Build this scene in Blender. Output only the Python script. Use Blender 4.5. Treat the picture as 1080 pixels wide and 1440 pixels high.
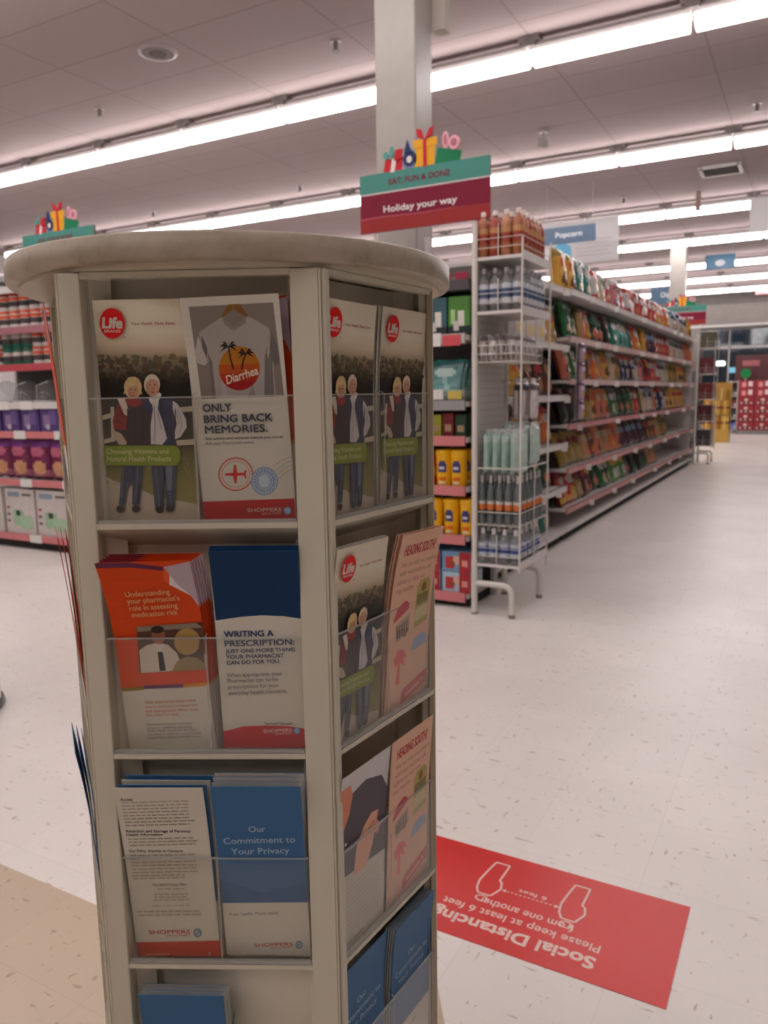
import bpy, bmesh, math, random
from mathutils import Matrix, Vector
PI = math.pi
for _o in list(bpy.data.objects): bpy.data.objects.remove(_o)
SC = bpy.context.scene
COL = SC.collection

# ------------------------------------------------------------------ camera
YAW, PITCH, ROLL, CAM_H, FPX = math.radians(28.9), math.radians(8.6), math.radians(0.95), 1.2, 1090.0
fw = Vector((-math.sin(YAW)*math.cos(PITCH), math.cos(YAW)*math.cos(PITCH), -math.sin(PITCH)))
rt = Vector((math.cos(YAW), math.sin(YAW), 0)); up = rt.cross(fw)
r2 = rt*math.cos(ROLL) - up*math.sin(ROLL); u2 = up*math.cos(ROLL) + rt*math.sin(ROLL)
cam = bpy.data.cameras.new('camera')
cam_o = bpy.data.objects.new('camera', cam); COL.objects.link(cam_o)
cam_o.matrix_world = Matrix(((r2.x, u2.x, -fw.x, 0), (r2.y, u2.y, -fw.y, 0), (r2.z, u2.z, -fw.z, CAM_H), (0, 0, 0, 1)))
cam.sensor_fit = 'VERTICAL'; cam.sensor_height = 36.0; cam.sensor_width = 27.0
cam.lens = FPX/1440*36.0
cam.clip_start = 0.02; cam.clip_end = 100
cam.dof.use_dof = True; cam.dof.focus_distance = 0.79; cam.dof.aperture_fstop = 10.0
SC.camera = cam_o
SC.view_settings.view_transform = 'Standard'; SC.view_settings.look = 'None'
SC.view_settings.gamma = 1.0; SC.view_settings.use_curve_mapping = False
SC.view_settings.exposure = 0.0
LAMP = 15.0                       # strength of the strip light diffusers
LAMP_COL = (1.0, 0.925, 0.915)
w = bpy.data.worlds.new('night'); SC.world = w; w.use_nodes = True
w.node_tree.nodes['Background'].inputs[0].default_value = (0.01, 0.014, 0.022, 1)
w.node_tree.nodes['Background'].inputs[1].default_value = 1.0

# ------------------------------------------------------------------ colour and materials
def lin(c):
    c = c/255.0
    return c/12.92 if c <= 0.04045 else ((c+0.055)/1.055)**2.4
def S(r, g, b): return (lin(r), lin(g), lin(b))           # sRGB 0-255 to linear
def O(r, g, b):                                           # print colour read next to white paper
    return (min(.8, .64*lin(r)/.434), min(.8, .60*lin(g)/.385), min(.8, .54*lin(b)/.350))
def new_mat(name):
    m = bpy.data.materials.new(name); m.use_nodes = True
    nt = m.node_tree; return m, nt, nt.nodes['Principled BSDF']
def col_mat(name, rough=.5, spec=.4, metal=0.0, noise=0.0, nscale=40, coat=0.0):
    m, nt, b = new_mat(name)
    a = nt.nodes.new('ShaderNodeVertexColor'); a.layer_name = 'Col'
    src = a.outputs['Color']
    if noise:
        tc = nt.nodes.new('ShaderNodeTexCoord'); n = nt.nodes.new('ShaderNodeTexNoise'); n.inputs['Scale'].default_value = nscale
        nt.links.new(tc.outputs['Object'], n.inputs['Vector'])
        mr = nt.nodes.new('ShaderNodeMapRange'); mr.inputs[1].default_value = .3; mr.inputs[2].default_value = .7
        mr.inputs[3].default_value = 1-noise; mr.inputs[4].default_value = 1+noise
        nt.links.new(n.outputs['Fac'], mr.inputs[0])
        mx = nt.nodes.new('ShaderNodeMix'); mx.data_type = 'RGBA'; mx.blend_type = 'MULTIPLY'; mx.inputs[0].default_value = 1
        nt.links.new(src, mx.inputs[6]); nt.links.new(mr.outputs[0], mx.inputs[7]); src = mx.outputs[2]
    nt.links.new(src, b.inputs['Base Color'])
    b.inputs['Roughness'].default_value = rough; b.inputs['Specular IOR Level'].default_value = spec
    b.inputs['Metallic'].default_value = metal; b.inputs['Coat Weight'].default_value = coat
    return m
M = {}
M['paper'] = col_mat('printed_paper', .5, .25, noise=.02, nscale=300)
M['pack'] = col_mat('packaging', .35, .5, noise=.05, nscale=30)
M['foil'] = col_mat('foil_bag', .25, .6, noise=.10, nscale=25)
M['paint'] = col_mat('painted_metal', .4, .4, noise=.03, nscale=8)
M['laminate'] = col_mat('white_laminate', .38, .4, noise=.03, nscale=12)
M['plastic'] = col_mat('plastic', .3, .5, noise=.02)
M['matte'] = col_mat('matte', .8, .2, noise=.05, nscale=6)
M['gold'] = col_mat('gold_card', .3, .5, metal=.5, noise=.1)
def emis(name, col, s):
    m, nt, b = new_mat(name)
    b.inputs['Base Color'].default_value = (.8, .8, .8, 1)
    b.inputs['Emission Color'].default_value = (*col, 1); b.inputs['Emission Strength'].default_value = s
    return m
M['lamp'] = emis('lamp_diffuser', LAMP_COL, LAMP)
M['exit'] = emis('exit_sign_glow', S(235, 60, 90), 1.2)
def clear_mat(name, tint, refl, haze=0.0):
    m = bpy.data.materials.new(name); m.use_nodes = True; nt = m.node_tree; nt.nodes.clear()
    out = nt.nodes.new('ShaderNodeOutputMaterial'); t = nt.nodes.new('ShaderNodeBsdfTransparent'); t.inputs[0].default_value = (*tint, 1)
    g = nt.nodes.new('ShaderNodeBsdfGlossy'); g.inputs['Roughness'].default_value = .06
    f = nt.nodes.new('ShaderNodeLayerWeight'); f.inputs[0].default_value = .5
    pw = nt.nodes.new('ShaderNodeMath'); pw.operation = 'POWER'; pw.inputs[1].default_value = 4.0; nt.links.new(f.outputs['Facing'], pw.inputs[0])
    ma = nt.nodes.new('ShaderNodeMath'); ma.operation = 'MULTIPLY_ADD'; ma.inputs[1].default_value = .55; ma.inputs[2].default_value = (refl-1)**2/(refl+1)**2; nt.links.new(pw.outputs[0], ma.inputs[0])
    mx = nt.nodes.new('ShaderNodeMixShader'); nt.links.new(ma.outputs[0], mx.inputs[0]); nt.links.new(t.outputs[0], mx.inputs[1]); nt.links.new(g.outputs[0], mx.inputs[2])
    src = mx.outputs[0]
    if haze:
        d = nt.nodes.new('ShaderNodeBsdfDiffuse'); d.inputs[0].default_value = (.75, .72, .68, 1)
        m2 = nt.nodes.new('ShaderNodeMixShader'); m2.inputs[0].default_value = haze
        nt.links.new(src, m2.inputs[1]); nt.links.new(d.outputs[0], m2.inputs[2]); src = m2.outputs[0]
    nt.links.new(src, out.inputs[0]); return m
M['acrylic'] = clear_mat('clear_acrylic', (.985, .985, .975), 1.40, .012)
M['acrylic_edge'] = clear_mat('acrylic_edge', (.8, .82, .8), 1.4, .35)
M['clear_plastic'] = clear_mat('clear_plastic', (.9, .92, .93), 1.45, .10)
M['bottle'] = clear_mat('bottle_plastic', (.80, .84, .88), 1.45, .18)
M['glass'] = clear_mat('window_glass', (.85, .9, .92), 1.5)

# ------------------------------------------------------------------ mesh builder
class MB:
    def __init__(s): s.v = []; s.f = []; s.c = []; s.mi = []; s.sm = []
    def add(s, vs, fs, col, smooth=False, mi=0):
        o = len(s.v); s.v += [tuple(x) for x in vs]
        for f in fs:
            s.f.append([o+i for i in f]); s.c.append(col(f) if callable(col) else col); s.mi.append(mi); s.sm.append(smooth)
        return s
    def box(s, x0, x1, y0, y1, z0, z1, col=(.8, .8, .8), mi=0):
        v = [(x0,y0,z0),(x1,y0,z0),(x1,y1,z0),(x0,y1,z0),(x0,y0,z1),(x1,y0,z1),(x1,y1,z1),(x0,y1,z1)]
        return s.add(v, [(3,2,1,0),(4,5,6,7),(0,1,5,4),(1,2,6,5),(2,3,7,6),(3,0,4,7)], col, False, mi)
    def poly(s, pts, col, z=0.0, mi=0):
        return s.add([(p[0], p[1], z) if len(p) == 2 else p for p in pts], [tuple(range(len(pts)))], col, False, mi)
    def tube(s, pts, r, col=(.8,.8,.8), n=8, cap=True):
        P = [Vector(p) for p in pts]; rings = []
        rr = r if isinstance(r, (list, tuple)) else [r]*len(P)
        prev = None
        for i, p in enumerate(P):
            d = (P[min(i+1, len(P)-1)] - P[max(i-1, 0)]).normalized()
            if prev is None:
                a = Vector((0,0,1)) if abs(d.z) < .9 else Vector((1,0,0)); x = d.cross(a).normalized()
            else: x = (prev - d*prev.dot(d)).normalized()
            prev = x; y = d.cross(x)
            rings.append([p + (x*math.cos(2*PI*k/n) + y*math.sin(2*PI*k/n))*rr[i] for k in range(n)])
        vs = [q for R in rings for q in R]; fs = []
        for i in range(len(P)-1):
            for k in range(n): fs.append((i*n+k, i*n+(k+1)%n, (i+1)*n+(k+1)%n, (i+1)*n+k))
        s.add(vs, fs, col, True)
        if cap:
            o = (len(P)-1)*n
            s.add(rings[0], [tuple(range(n))[::-1]], col); s.add(rings[-1], [tuple(range(n))], col)
        return s
    def lathe(s, prof, col=(.8,.8,.8), n=20, c=(0,0,0), sx=1, sy=1):
        vs = []; fs = []
        for (r, z) in prof:
            for k in range(n): vs.append((c[0]+r*math.cos(2*PI*k/n)*sx, c[1]+r*math.sin(2*PI*k/n)*sy, c[2]+z))
        m = len(prof)
        for i in range(m-1):
            for k in range(n): fs.append((i*n+k, i*n+(k+1)%n, (i+1)*n+(k+1)%n, (i+1)*n+k))
        s.add(vs, fs, (lambda f: col[f[0]//n]) if isinstance(col, list) else col, True)
        cb = col[0] if isinstance(col, list) else col; ct = col[-1] if isinstance(col, list) else col
        if prof[0][0] > 1e-5: s.add(vs[:n], [tuple(range(n))[::-1]], cb)
        if prof[-1][0] > 1e-5: s.add(vs[-n:], [tuple(range(n))], ct)
        return s
    def prism(s, pts, z0, z1, col, cols=None):                 # outline in xy extruded along z
        n = len(pts)
        s.add([(p[0], p[1], z0) for p in pts], [tuple(range(n))[::-1]], col); s.add([(p[0], p[1], z1) for p in pts], [tuple(range(n))], col)
        vs = [(p[0], p[1], z0) for p in pts] + [(p[0], p[1], z1) for p in pts]
        return s.add(vs, [(i, (i+1)%n, n+(i+1)%n, n+i) for i in range(n)], col)
    def xf(s, mat):
        s.v = [tuple(mat @ Vector(p)) for p in s.v]; return s
    def mesh(s, name, mats):
        bm = bmesh.new(); vs = [bm.verts.new(p) for p in s.v]; cl = bm.loops.layers.float_color.new('Col')
        for f, c, mi, sm in zip(s.f, s.c, s.mi, s.sm):
            try: bf = bm.faces.new([vs[i] for i in f])
            except ValueError: continue
            bf.material_index = mi; bf.smooth = sm
            for k, lp in enumerate(bf.loops):
                cc = c[k] if isinstance(c[0], (tuple, list)) else c
                lp[cl] = (cc[0], cc[1], cc[2], 1)
        big = [f for f in bm.faces if len(f.verts) > 4]
        if big: bmesh.ops.triangulate(bm, faces=big)
        me = bpy.data.meshes.new(name); bm.to_mesh(me); bm.free()
        for m in (mats if isinstance(mats, (list, tuple)) else [mats]): me.materials.append(m)
        return me
    def build(s, name, mats, parent=None, loc=None, mat=None, bevel=0):
        o = bpy.data.objects.new(name, s.mesh(name, mats)); COL.objects.link(o)
        if parent: o.parent = parent
        if mat is not None: o.matrix_local = mat
        if loc is not None: o.location = loc
        if bevel:
            bv = o.modifiers.new('bevel', 'BEVEL'); bv.width = bevel; bv.segments = 2; bv.limit_method = 'ANGLE'
        return o
def tag(o, label, cat, group=None):
    o['label'] = label; o['category'] = cat
    if group: o['group'] = group
    return o
def thing(name, label, cat, loc=(0,0,0), rz=0, group=None, mat=None):
    o = bpy.data.objects.new(name, None); COL.objects.link(o); o.empty_display_size = .05
    if mat is not None: o.matrix_world = mat
    else: o.location = loc; o.rotation_euler = (0, 0, rz)
    return tag(o, label, cat, group)
def struct(o): o['kind'] = 'structure'; return o
def dup(root, loc=None, rz=None, label=None, group=None, mat=None):
    r = root.copy(); COL.objects.link(r)
    if mat is not None: r.matrix_world = mat
    if loc is not None: r.location = loc
    if rz is not None: r.rotation_euler = (0, 0, rz)
    if label: r['label'] = label
    if group: r['group'] = group
    for ch in list(root.children):
        c = ch.copy(); COL.objects.link(c); c.parent = r
        for g in ch.children:
            d = g.copy(); COL.objects.link(d); d.parent = c
    return r
ORD = ['zeroth','first','second','third','fourth','fifth','sixth','seventh','eighth','ninth','tenth','eleventh','twelfth','thirteenth','fourteenth','fifteenth','sixteenth','seventeenth','eighteenth','nineteenth','twentieth',
       'twenty-first','twenty-second','twenty-third','twenty-fourth','twenty-fifth','twenty-sixth','twenty-seventh','twenty-eighth','twenty-ninth','thirtieth','thirty-first','thirty-second','thirty-third','thirty-fourth','thirty-fifth']

# ------------------------------------------------------------------ lettering (built-in font turned into flat meshes)
_fc = bpy.data.curves.new('lettering_source', 'FONT'); _fo = bpy.data.objects.new('lettering_source', _fc)
_fc.size = 1.0; _fc.resolution_u = 3
CAP = 0.682
def glyphs(s, bold=0.0, shear=0.0):
    _fc.body = s; _fc.offset = bold; _fc.shear = shear
    me = _fo.to_mesh(); vs = [tuple(v.co) for v in me.vertices]; fs = [tuple(p.vertices) for p in me.polygons]; _fo.to_mesh_clear()
    return vs, fs
def text(mb, s, x0, x1, y, cap, col, z=0.0, bold=0.0, shear=0.0, rot=0.0, mat=None):
    """s written from x0 to x1 on baseline y with capital height cap (local metres)."""
    vs, fs = glyphs(s, 0.0, shear)
    if not vs: return
    if bold:                                             # heavier weight: the same letters printed again a hair aside
        e = cap/CAP*bold*.8
        for i, (dx, dy) in enumerate(((-e,-e),(e,-e),(-e,e),(e,e))): text(mb, s, x0+e+dx, x1-e+dx, y+dy+e*.5, cap-e, col, z+(i+1)*.000003, 0, shear, rot, mat)
        x0 += e; x1 -= e; cap -= e; y += e*.5
    a = min(v[0] for v in vs); b = max(v[0] for v in vs)
    k = (x1-x0)/(b-a); ky = cap/CAP; c, sn = math.cos(rot), math.sin(rot)
    out = []
    for v in vs:
        px, py = (v[0]-a)*k, v[1]*ky
        p = (x0 + px*c - py*sn, y + px*sn + py*c, z)
        out.append(tuple(mat @ Vector(p)) if mat is not None else p)
    mb.add(out, fs, col)
# ------------------------------------------------------------------ room shell
RX0, RX1, RY0, RY1, CEIL = -14.0, 5.0, -6.0, 24.6, 4.0
def floor_mat(name, ca, cb, fleck, amount):
    m, nt, b = new_mat(name); N = nt.nodes.new; L = nt.links.new
    tc = N('ShaderNodeTexCoord')
    n1 = N('ShaderNodeTexNoise'); n1.inputs['Scale'].default_value = 1.6; n1.inputs['Detail'].default_value = 6; L(tc.outputs['Object'], n1.inputs['Vector'])
    mp = N('ShaderNodeMapping'); mp.inputs['Rotation'].default_value = (0,0,.9); mp.inputs['Scale'].default_value = (14, 55, 1); L(tc.outputs['Object'], mp.inputs['Vector'])
    n2 = N('ShaderNodeTexNoise'); n2.inputs['Scale'].default_value = 1.0; n2.inputs['Detail'].default_value = 3; L(mp.outputs[0], n2.inputs['Vector'])
    mp2 = N('ShaderNodeMapping'); mp2.inputs['Rotation'].default_value = (0,0,-.5); mp2.inputs['Scale'].default_value = (60, 26, 1); L(tc.outputs['Object'], mp2.inputs['Vector'])
    n3 = N('ShaderNodeTexNoise'); n3.inputs['Scale'].default_value = 1.0; n3.inputs['Detail'].default_value = 2; L(mp2.outputs[0], n3.inputs['Vector'])
    r0 = N('ShaderNodeMapRange'); r0.inputs[1].default_value = .3; r0.inputs[2].default_value = .7; L(n1.outputs['Fac'], r0.inputs[0])
    mx = N('ShaderNodeMix'); mx.data_type = 'RGBA'; mx.inputs[6].default_value = (*ca, 1); mx.inputs[7].default_value = (*cb, 1); L(r0.outputs[0], mx.inputs[0])
    last = mx.outputs[2]
    for nn, th in ((n2, .655), (n3, .665)):
        r = N('ShaderNodeMapRange'); r.inputs[1].default_value = th; r.inputs[2].default_value = th+.05; r.inputs[4].default_value = amount; L(nn.outputs['Fac'], r.inputs[0])
        q = N('ShaderNodeMix'); q.data_type = 'RGBA'; q.inputs[7].default_value = (*fleck, 1); L(r.outputs[0], q.inputs[0]); L(last, q.inputs[6]); last = q.outputs[2]
    br = N('ShaderNodeTexBrick'); br.offset = 0; br.inputs['Scale'].default_value = 1; br.inputs['Brick Width'].default_value = .305; br.inputs['Row Height'].default_value = .305
    br.inputs['Mortar Size'].default_value = .0008; br.inputs['Color1'].default_value = (1,1,1,1); br.inputs['Color2'].default_value = (.965,.965,.965,1); br.inputs['Mortar'].default_value = (.86,.84,.82,1)
    L(tc.outputs['Object'], br.inputs['Vector'])
    q = N('ShaderNodeMix'); q.data_type = 'RGBA'; q.blend_type = 'MULTIPLY'; q.inputs[0].default_value = 1; L(last, q.inputs[6]); L(br.outputs['Color'], q.inputs[7])
    L(q.outputs[2], b.inputs['Base Color'])
    b.inputs['Roughness'].default_value = .33; b.inputs['Specular IOR Level'].default_value = .45
    return m
M['floor'] = floor_mat('vinyl_floor', (.745,.70,.66), (.83,.785,.745), (.44,.37,.31), .7)
M['floor_beige'] = floor_mat('beige_vinyl_floor', (.52,.415,.295), (.58,.465,.335), (.30,.23,.15), .75)
struct(MB().box(RX0, RX1, RY0, RY1, -.1, 0).build('floor', M['floor']))
_fb = MB(); _fb.box(-13.9, -.98, -5.9, 1.147, -.02, .0012, (.5,.5,.5)); _fb.prism([(-.98,-5.9),(-.3,-5.9),(-.3,.82),(-.554,1.211),(-.62,1.312),(-.74,1.33),(-.98,1.147)], -.02, .0012, (.5,.5,.5))
struct(_fb.build('floor.001', M['floor_beige']))

def ceil_mat():
    m, nt, b = new_mat('ceiling_tiles'); N = nt.nodes.new; L = nt.links.new
    tc = N('ShaderNodeTexCoord'); mp = N('ShaderNodeMapping'); mp.inputs['Location'].default_value = (2.15, -6.145, 0); L(tc.outputs['Object'], mp.inputs['Vector'])
    br = N('ShaderNodeTexBrick'); br.offset = 0; br.inputs['Scale'].default_value = 1; br.inputs['Brick Width'].default_value = 1.22; br.inputs['Row Height'].default_value = .61
    br.inputs['Mortar Size'].default_value = .010; br.inputs['Mortar Smooth'].default_value = .3
    br.inputs['Color1'].default_value = (.345,.283,.28,1); br.inputs['Color2'].default_value = (.33,.27,.267,1); br.inputs['Mortar'].default_value = (.265,.215,.21,1)
    L(mp.outputs[0], br.inputs['Vector'])
    n = N('ShaderNodeTexNoise'); n.inputs['Scale'].default_value = 90; n.inputs['Detail'].default_value = 3; L(tc.outputs['Object'], n.inputs['Vector'])
    r = N('ShaderNodeMapRange'); r.inputs[1].default_value = .3; r.inputs[2].default_value = .7; r.inputs[3].default_value = .93; r.inputs[4].default_value = 1.04; L(n.outputs['Fac'], r.inputs[0])
    q = N('ShaderNodeMix'); q.data_type = 'RGBA'; q.blend_type = 'MULTIPLY'; q.inputs[0].default_value = 1; L(br.outputs['Color'], q.inputs[6]); L(r.outputs[0], q.inputs[7])
    L(q.outputs[2], b.inputs['Base Color']); b.inputs['Roughness'].default_value = .9; b.inputs['Specular IOR Level'].default_value = .1
    return m
M['ceiling'] = ceil_mat()
struct(MB().box(RX0, RX1, RY0, RY1, CEIL, CEIL+.1).build('ceiling', M['ceiling']))
WALL = (.40,.37,.35)
struct(MB().box(RX0-.15, RX0, RY0, RY1, 0, CEIL, (.55,.52,.51)).build('wall_left', M['matte']))
struct(MB().box(RX1, RX1+.15, RY0, RY1, 0, CEIL, WALL).build('wall_right', M['matte']))
struct(MB().box(RX0, RX1, RY0-.15, RY0, 0, CEIL, WALL).build('wall_front', M['matte']))
wb = MB(); WX0, WX1, WZ0, WZ1 = -5.2, 3.4, .12, 2.95
WALL = (.17,.155,.145)
wb.box(RX0, RX1, RY1, RY1+.2, WZ1, CEIL, WALL); wb.box(RX0, RX1, RY1, RY1+.2, 0, WZ0, (.3,.28,.27))
wb.box(RX0, WX0, RY1, RY1+.2, WZ0, WZ1, WALL); wb.box(WX1, RX1, RY1, RY1+.2, WZ0, WZ1, WALL)
struct(wb.build('wall_back', M['matte']))
struct(MB().box(RX0, RX1, RY1-.35, RY1, WZ1, 3.55, (.20,.18,.165)).build('trim_1', M['matte']))      # soffit over the windows
struct(MB().box(RX0, RX1, RY1-.40, RY1, WZ1-.02, WZ1+.05, (.42,.40,.38)).build('trim_2', M['paint']))
for i in range(4):
    x0 = WX0 + i*2.15 + (-.72 if False else 0); x1 = x0+2.15
    wf = MB(); g = .045; fc = (.42,.40,.39)
    wf.box(x0, x0+g, RY1-.02, RY1+.08, WZ0, WZ1, fc); wf.box(x1-g, x1, RY1-.02, RY1+.08, WZ0, WZ1, fc)
    wf.box(x0, x1, RY1-.02, RY1+.08, WZ0, WZ0+.06, fc); wf.box(x0, x1, RY1-.02, RY1+.08, WZ1-.07, WZ1, fc)
    wf.box(x0, x1, RY1-.02, RY1+.08, 2.34, 2.41, fc)
    wf.box(x0+.82, x0+.86, RY1-.02, RY1+.08, WZ0, WZ1, fc)
    f = struct(wf.build('window_%d' % (i+1), M['paint']))
    pn = MB().box(x0+g, x1-g, RY1+.03, RY1+.036, WZ0+.06, WZ1-.07, (1,1,1)).build('pane', M['glass'], f)
for i, (y0, c) in enumerate([(0, (.02,.02,.022))]):                     # dark pavement outside the glass
    struct(MB().box(-14, 8, RY1+.25, RY1+9, -.12, -.02, c).build('ground_outside', M['matte']))
# columns: cream boxed steel posts of the building
def column(x0, x1, y0, y1, label, z1=CEIL):
    m = MB().box(x0, x1, y0, y1, 0, z1, (.35,.325,.295))
    return tag(m.build('column', M['laminate'], bevel=.01), label, 'column')
column(-2.41, -2.14, 4.34, 4.57, 'cream square column behind the holiday sign'); column(-2.52, -2.24, 15.85, 16.1, 'cream square column far back above the snack aisle')

# ------------------------------------------------------------------ strip lights
ROWS = [-3.2, 0.05, 3.25, 6.45, 9.65, 12.9, 15.5, 18.5, 20.95, 23.4]
FL = 1.195
def strip_light(label):
    t = thing('strip_light', label, 'ceiling light', group='strip lights in rows under the ceiling')
    hb = MB(); hb.box(-FL/2, FL/2, -.030, .030, -.085, -.045, (.42,.39,.38)); hb.box(-FL/2, FL/2, -.060, .060, -.1245, -.0855, (.50,.47,.455)); hb.build('housing', M['paint'], t)
    prof = [(-.068,-.125),(-.078,-.135),(-.078,-.19),(-.055,-.212),(.055,-.212),(.078,-.19),(.078,-.135),(.068,-.125)]
    d = MB(); n = len(prof); x0, x1 = -FL/2+.012, FL/2-.012
    vs = [(x0, p[0], p[1]) for p in prof] + [(x1, p[0], p[1]) for p in prof]
    d.add(vs, [(i, n+i, n+(i+1)%n, (i+1)%n) for i in range(n)] + [tuple(range(n)), tuple(range(2*n-1, n-1, -1))], (1,1,1))
    d.build('diffuser', M['lamp'], t)
    for s in (-1, 1):
        b = MB(); e = s*(FL/2+.0115); b.box(min(e, e-s*.085), max(e, e-s*.085), -.06, .06, -.044, 0, (.22,.20,.195)); b.box(min(e, e-s*.05), max(e, e-s*.05), -.07, .07, -.0845, -.044, (.22,.20,.195))
        b.build('mounting_bracket', M['paint'], t)
    return t
_first = None
for ri, y in enumerate(ROWS):
    k0, k1 = (-6, 3) if ri < 3 else (-9, 3) if ri < 5 else (-8, 2) if ri == 5 else (-5, 2)
    for j, k in enumerate(range(k0, k1)):
        lab = ('white strip light in ceiling row behind the brochure stand, %s row back, %s from left' % (ORD[3-ri], ORD[j+1])) if ri < 3 else \
              ('white strip light in the %s ceiling row beyond the brochure stand, %s from left' % (ORD[ri-2], ORD[j+1]))
        if _first is None: t = _first = strip_light(lab)
        else: t = dup(_first, label=lab)
        t.location = (-2.15 + 1.22*(k+.5), y, CEIL)

# ------------------------------------------------------------------ small ceiling fittings
def rect(x0, x1, y0, y1, sk=0): return [(x0,y0),(x1,y0),(x1+sk,y1),(x0+sk,y1)]
def circ(cx, cy, rx, ry, n=16, a0=0, a1=2*PI): return [(cx+rx*math.cos(a0+(a1-a0)*i/n), cy+ry*math.sin(a0+(a1-a0)*i/n)) for i in range(n if abs(a1-a0-2*PI) < 1e-6 else n+1)]
def sprinkler(x, y, label):
    t = thing('sprinkler', label, 'sprinkler', (x, y, CEIL), group='sprinkler heads on the ceiling')
    MB().lathe([(.045,-.006),(.045,0)], (.35,.3,.28), 12).build('escutcheon', M['paint'], t)
    m = MB(); m.lathe([(.012,-.07),(.02,-.045),(.02,-.006)], (.16,.13,.12), 8); m.lathe([(.035,-.078),(.035,-.072)], (.16,.13,.12), 10); m.build('head', M['paint'], t)
for x, y, l in [(-3.517,5.70,'small dark sprinkler head on the ceiling just left of the column'), (-6.265,5.75,'small dark sprinkler head on the ceiling near the round speaker'),
                (-.664,9.02,'small dark sprinkler head on the ceiling above the air vent'), (-6.246,9.12,'faint sprinkler head on the ceiling left of the holiday sign'),
                (-8.956,9.13,'faint sprinkler head on the ceiling above the left part of the stand top'), (-2.62,12.2,'tiny sprinkler head on the ceiling above the blue grey aisle sign')]: sprinkler(x, y, l)
t = thing('security_camera', 'grey ceiling mounted camera right of the holiday sign', 'camera', (-2.74, 8.68, CEIL))
MB().lathe([(.05,-.02),(.05,0)], (.4,.36,.35), 12).build('mount', M['paint'], t)
MB().tube([(0,0,-.02),(0,0,-.1)], .012, (.35,.32,.31)).build('stem', M['paint'], t)
MB().box(-.035,.035,-.07,.05,-.17,-.09,(.33,.30,.29)).build('body', M['paint'], t)
t = thing('ceiling_speaker', 'round grey speaker grille set in a ceiling tile', 'speaker', (-4.87, 5.12, CEIL))
MB().lathe([(.13,-.012),(.155,-.010),(.16,0)], (.33,.28,.275), 28).build('rim', M['paint'], t)
g = MB(); g.prism(circ(0,0,.13,.13,28), -.0145, -.0125, (.23,.19,.185)); g.prism(circ(0,0,.072,.072,24), -.018, -.0145, (.14,.115,.11)); g.build('grille', M['matte'], t)
t = thing('air_vent', 'square metal air vent with dark slats in the ceiling', 'air vent', (-1.22, 11.33, CEIL))
m = MB()
for a in (-1, 1): m.box(-.23,.23, a*.22-.02, a*.22+.02, -.03, 0, (.5,.47,.45)); m.box(a*.23-.02, a*.23+.02, -.24,.24, -.03, 0, (.5,.47,.45))
m.build('frame', M['paint'], t)
MB().box(-.21,.21,-.20,.20,-.008,-.002,(.03,.028,.027)).build('backing', M['matte'], t)
for i in range(5):
    s = MB().box(-.21,.21,-.012,.012,-.003,.003,(.20,.18,.17)); s.build('slat', M['paint'], t, mat=Matrix.Translation((0,-.16+.08*i,-.022)) @ Matrix.Rotation(.6,4,'X'))
tag(MB().box(-2.155,-2.065,4.59,4.68,3.36,CEIL,(.42,.37,.32)).build('conduit_box', M['paint'], bevel=.004), 'brown grey conduit box hanging from the ceiling beside the near column', 'conduit')
tag(MB().box(-1.655,-1.585,12.41,12.43,3.74,CEIL,(.42,.30,.27)).build('ceiling_tag', M['matte']), 'narrow brownish tag hanging from the ceiling below the air vent', 'tag')

# ------------------------------------------------------------------ hanging banners and aisle signs
def hang(t, x0, x1, z, top):
    for x in (x0, x1): MB().tube([(x, 0, z), (x, 0, top)], .003, (.5,.5,.5), 5).build('hanger_wire', M['paint'], t)
def banner(x0, x1, y, z0, z1, label):
    cx = (x0+x1)/2
    t = thing('hanging_banner', label, 'banner', (cx, y, z0)); hw = (x1-x0)/2; h = z1-z0
    MB().box(-hw, hw, -.004, .004, 0, h, (.66,.65,.66)).build('panel', M['paper'], t)
    m = MB()
    for i in range(5): m.box(hw-.62, hw-.10-.05*(i%2), -.0055, -.0045, .10+.055*i, .115+.055*i, (.50,.50,.53))
    m.build('printed_lines', M['paper'], t)
    hang(t, -hw+.05, hw-.05, h, CEIL-z0); return t
b1 = banner(-3.845, -2.635, 12.0, 3.10, 3.72, 'large pale hanging banner behind the blue grey aisle sign')
m = MB(); m.poly([(.0,-.006,.10),(.34,-.006,.10),(.32,-.006,.26),(.20,-.006,.34),(.06,-.006,.27)], S(110,185,225)); m.xf(Matrix.Translation((-.42,0,0))); m.build('blue_picture', M['paper'], b1)
banner(-.905, .30, 12.0, 3.30, 3.73, 'large pale hanging banner at the right edge above the far aisle')
def aisle_sign(x0, x1, y, z0, z1, col, words, label, wf=.5):
    t = thing('aisle_sign', label, 'sign', ((x0+x1)/2, y, z0)); hw = (x1-x0)/2; h = z1-z0
    MB().box(-hw, hw, -.012, .012, 0, h, col).build('panel', M['pack'], t, bevel=.004)
    R = Matrix(((1,0,0,0),(0,0,1,-.013),(0,1,0,0),(0,0,0,1)))
    m = MB(); text(m, words, -hw*wf, hw*wf, h*.38, h*.30, (.72,.74,.76), mat=R, bold=.02); m.build('lettering', M['paper'], t)
    hang(t, -hw+.05, hw-.05, h, CEIL-z0); return t
aisle_sign(-3.46, -2.72, 11.0, 3.225, 3.45, S(52,82,112), 'Popcorn', 'blue grey aisle sign reading Popcorn above the snack aisle')
aisle_sign(-3.06, -2.44, 17.0, 2.945, 3.27, S(52,88,118), 'Chips', 'blue grey aisle sign farther back in front of the far column', .35)
t = aisle_sign(-2.035, -1.495, 17.0, 3.535, 3.81, S(58,120,155), 'SALE', 'small light blue hanging sign right of the far column', .01)
for o in list(t.children):
    if o.name.startswith('lettering'): bpy.data.objects.remove(o)
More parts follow.
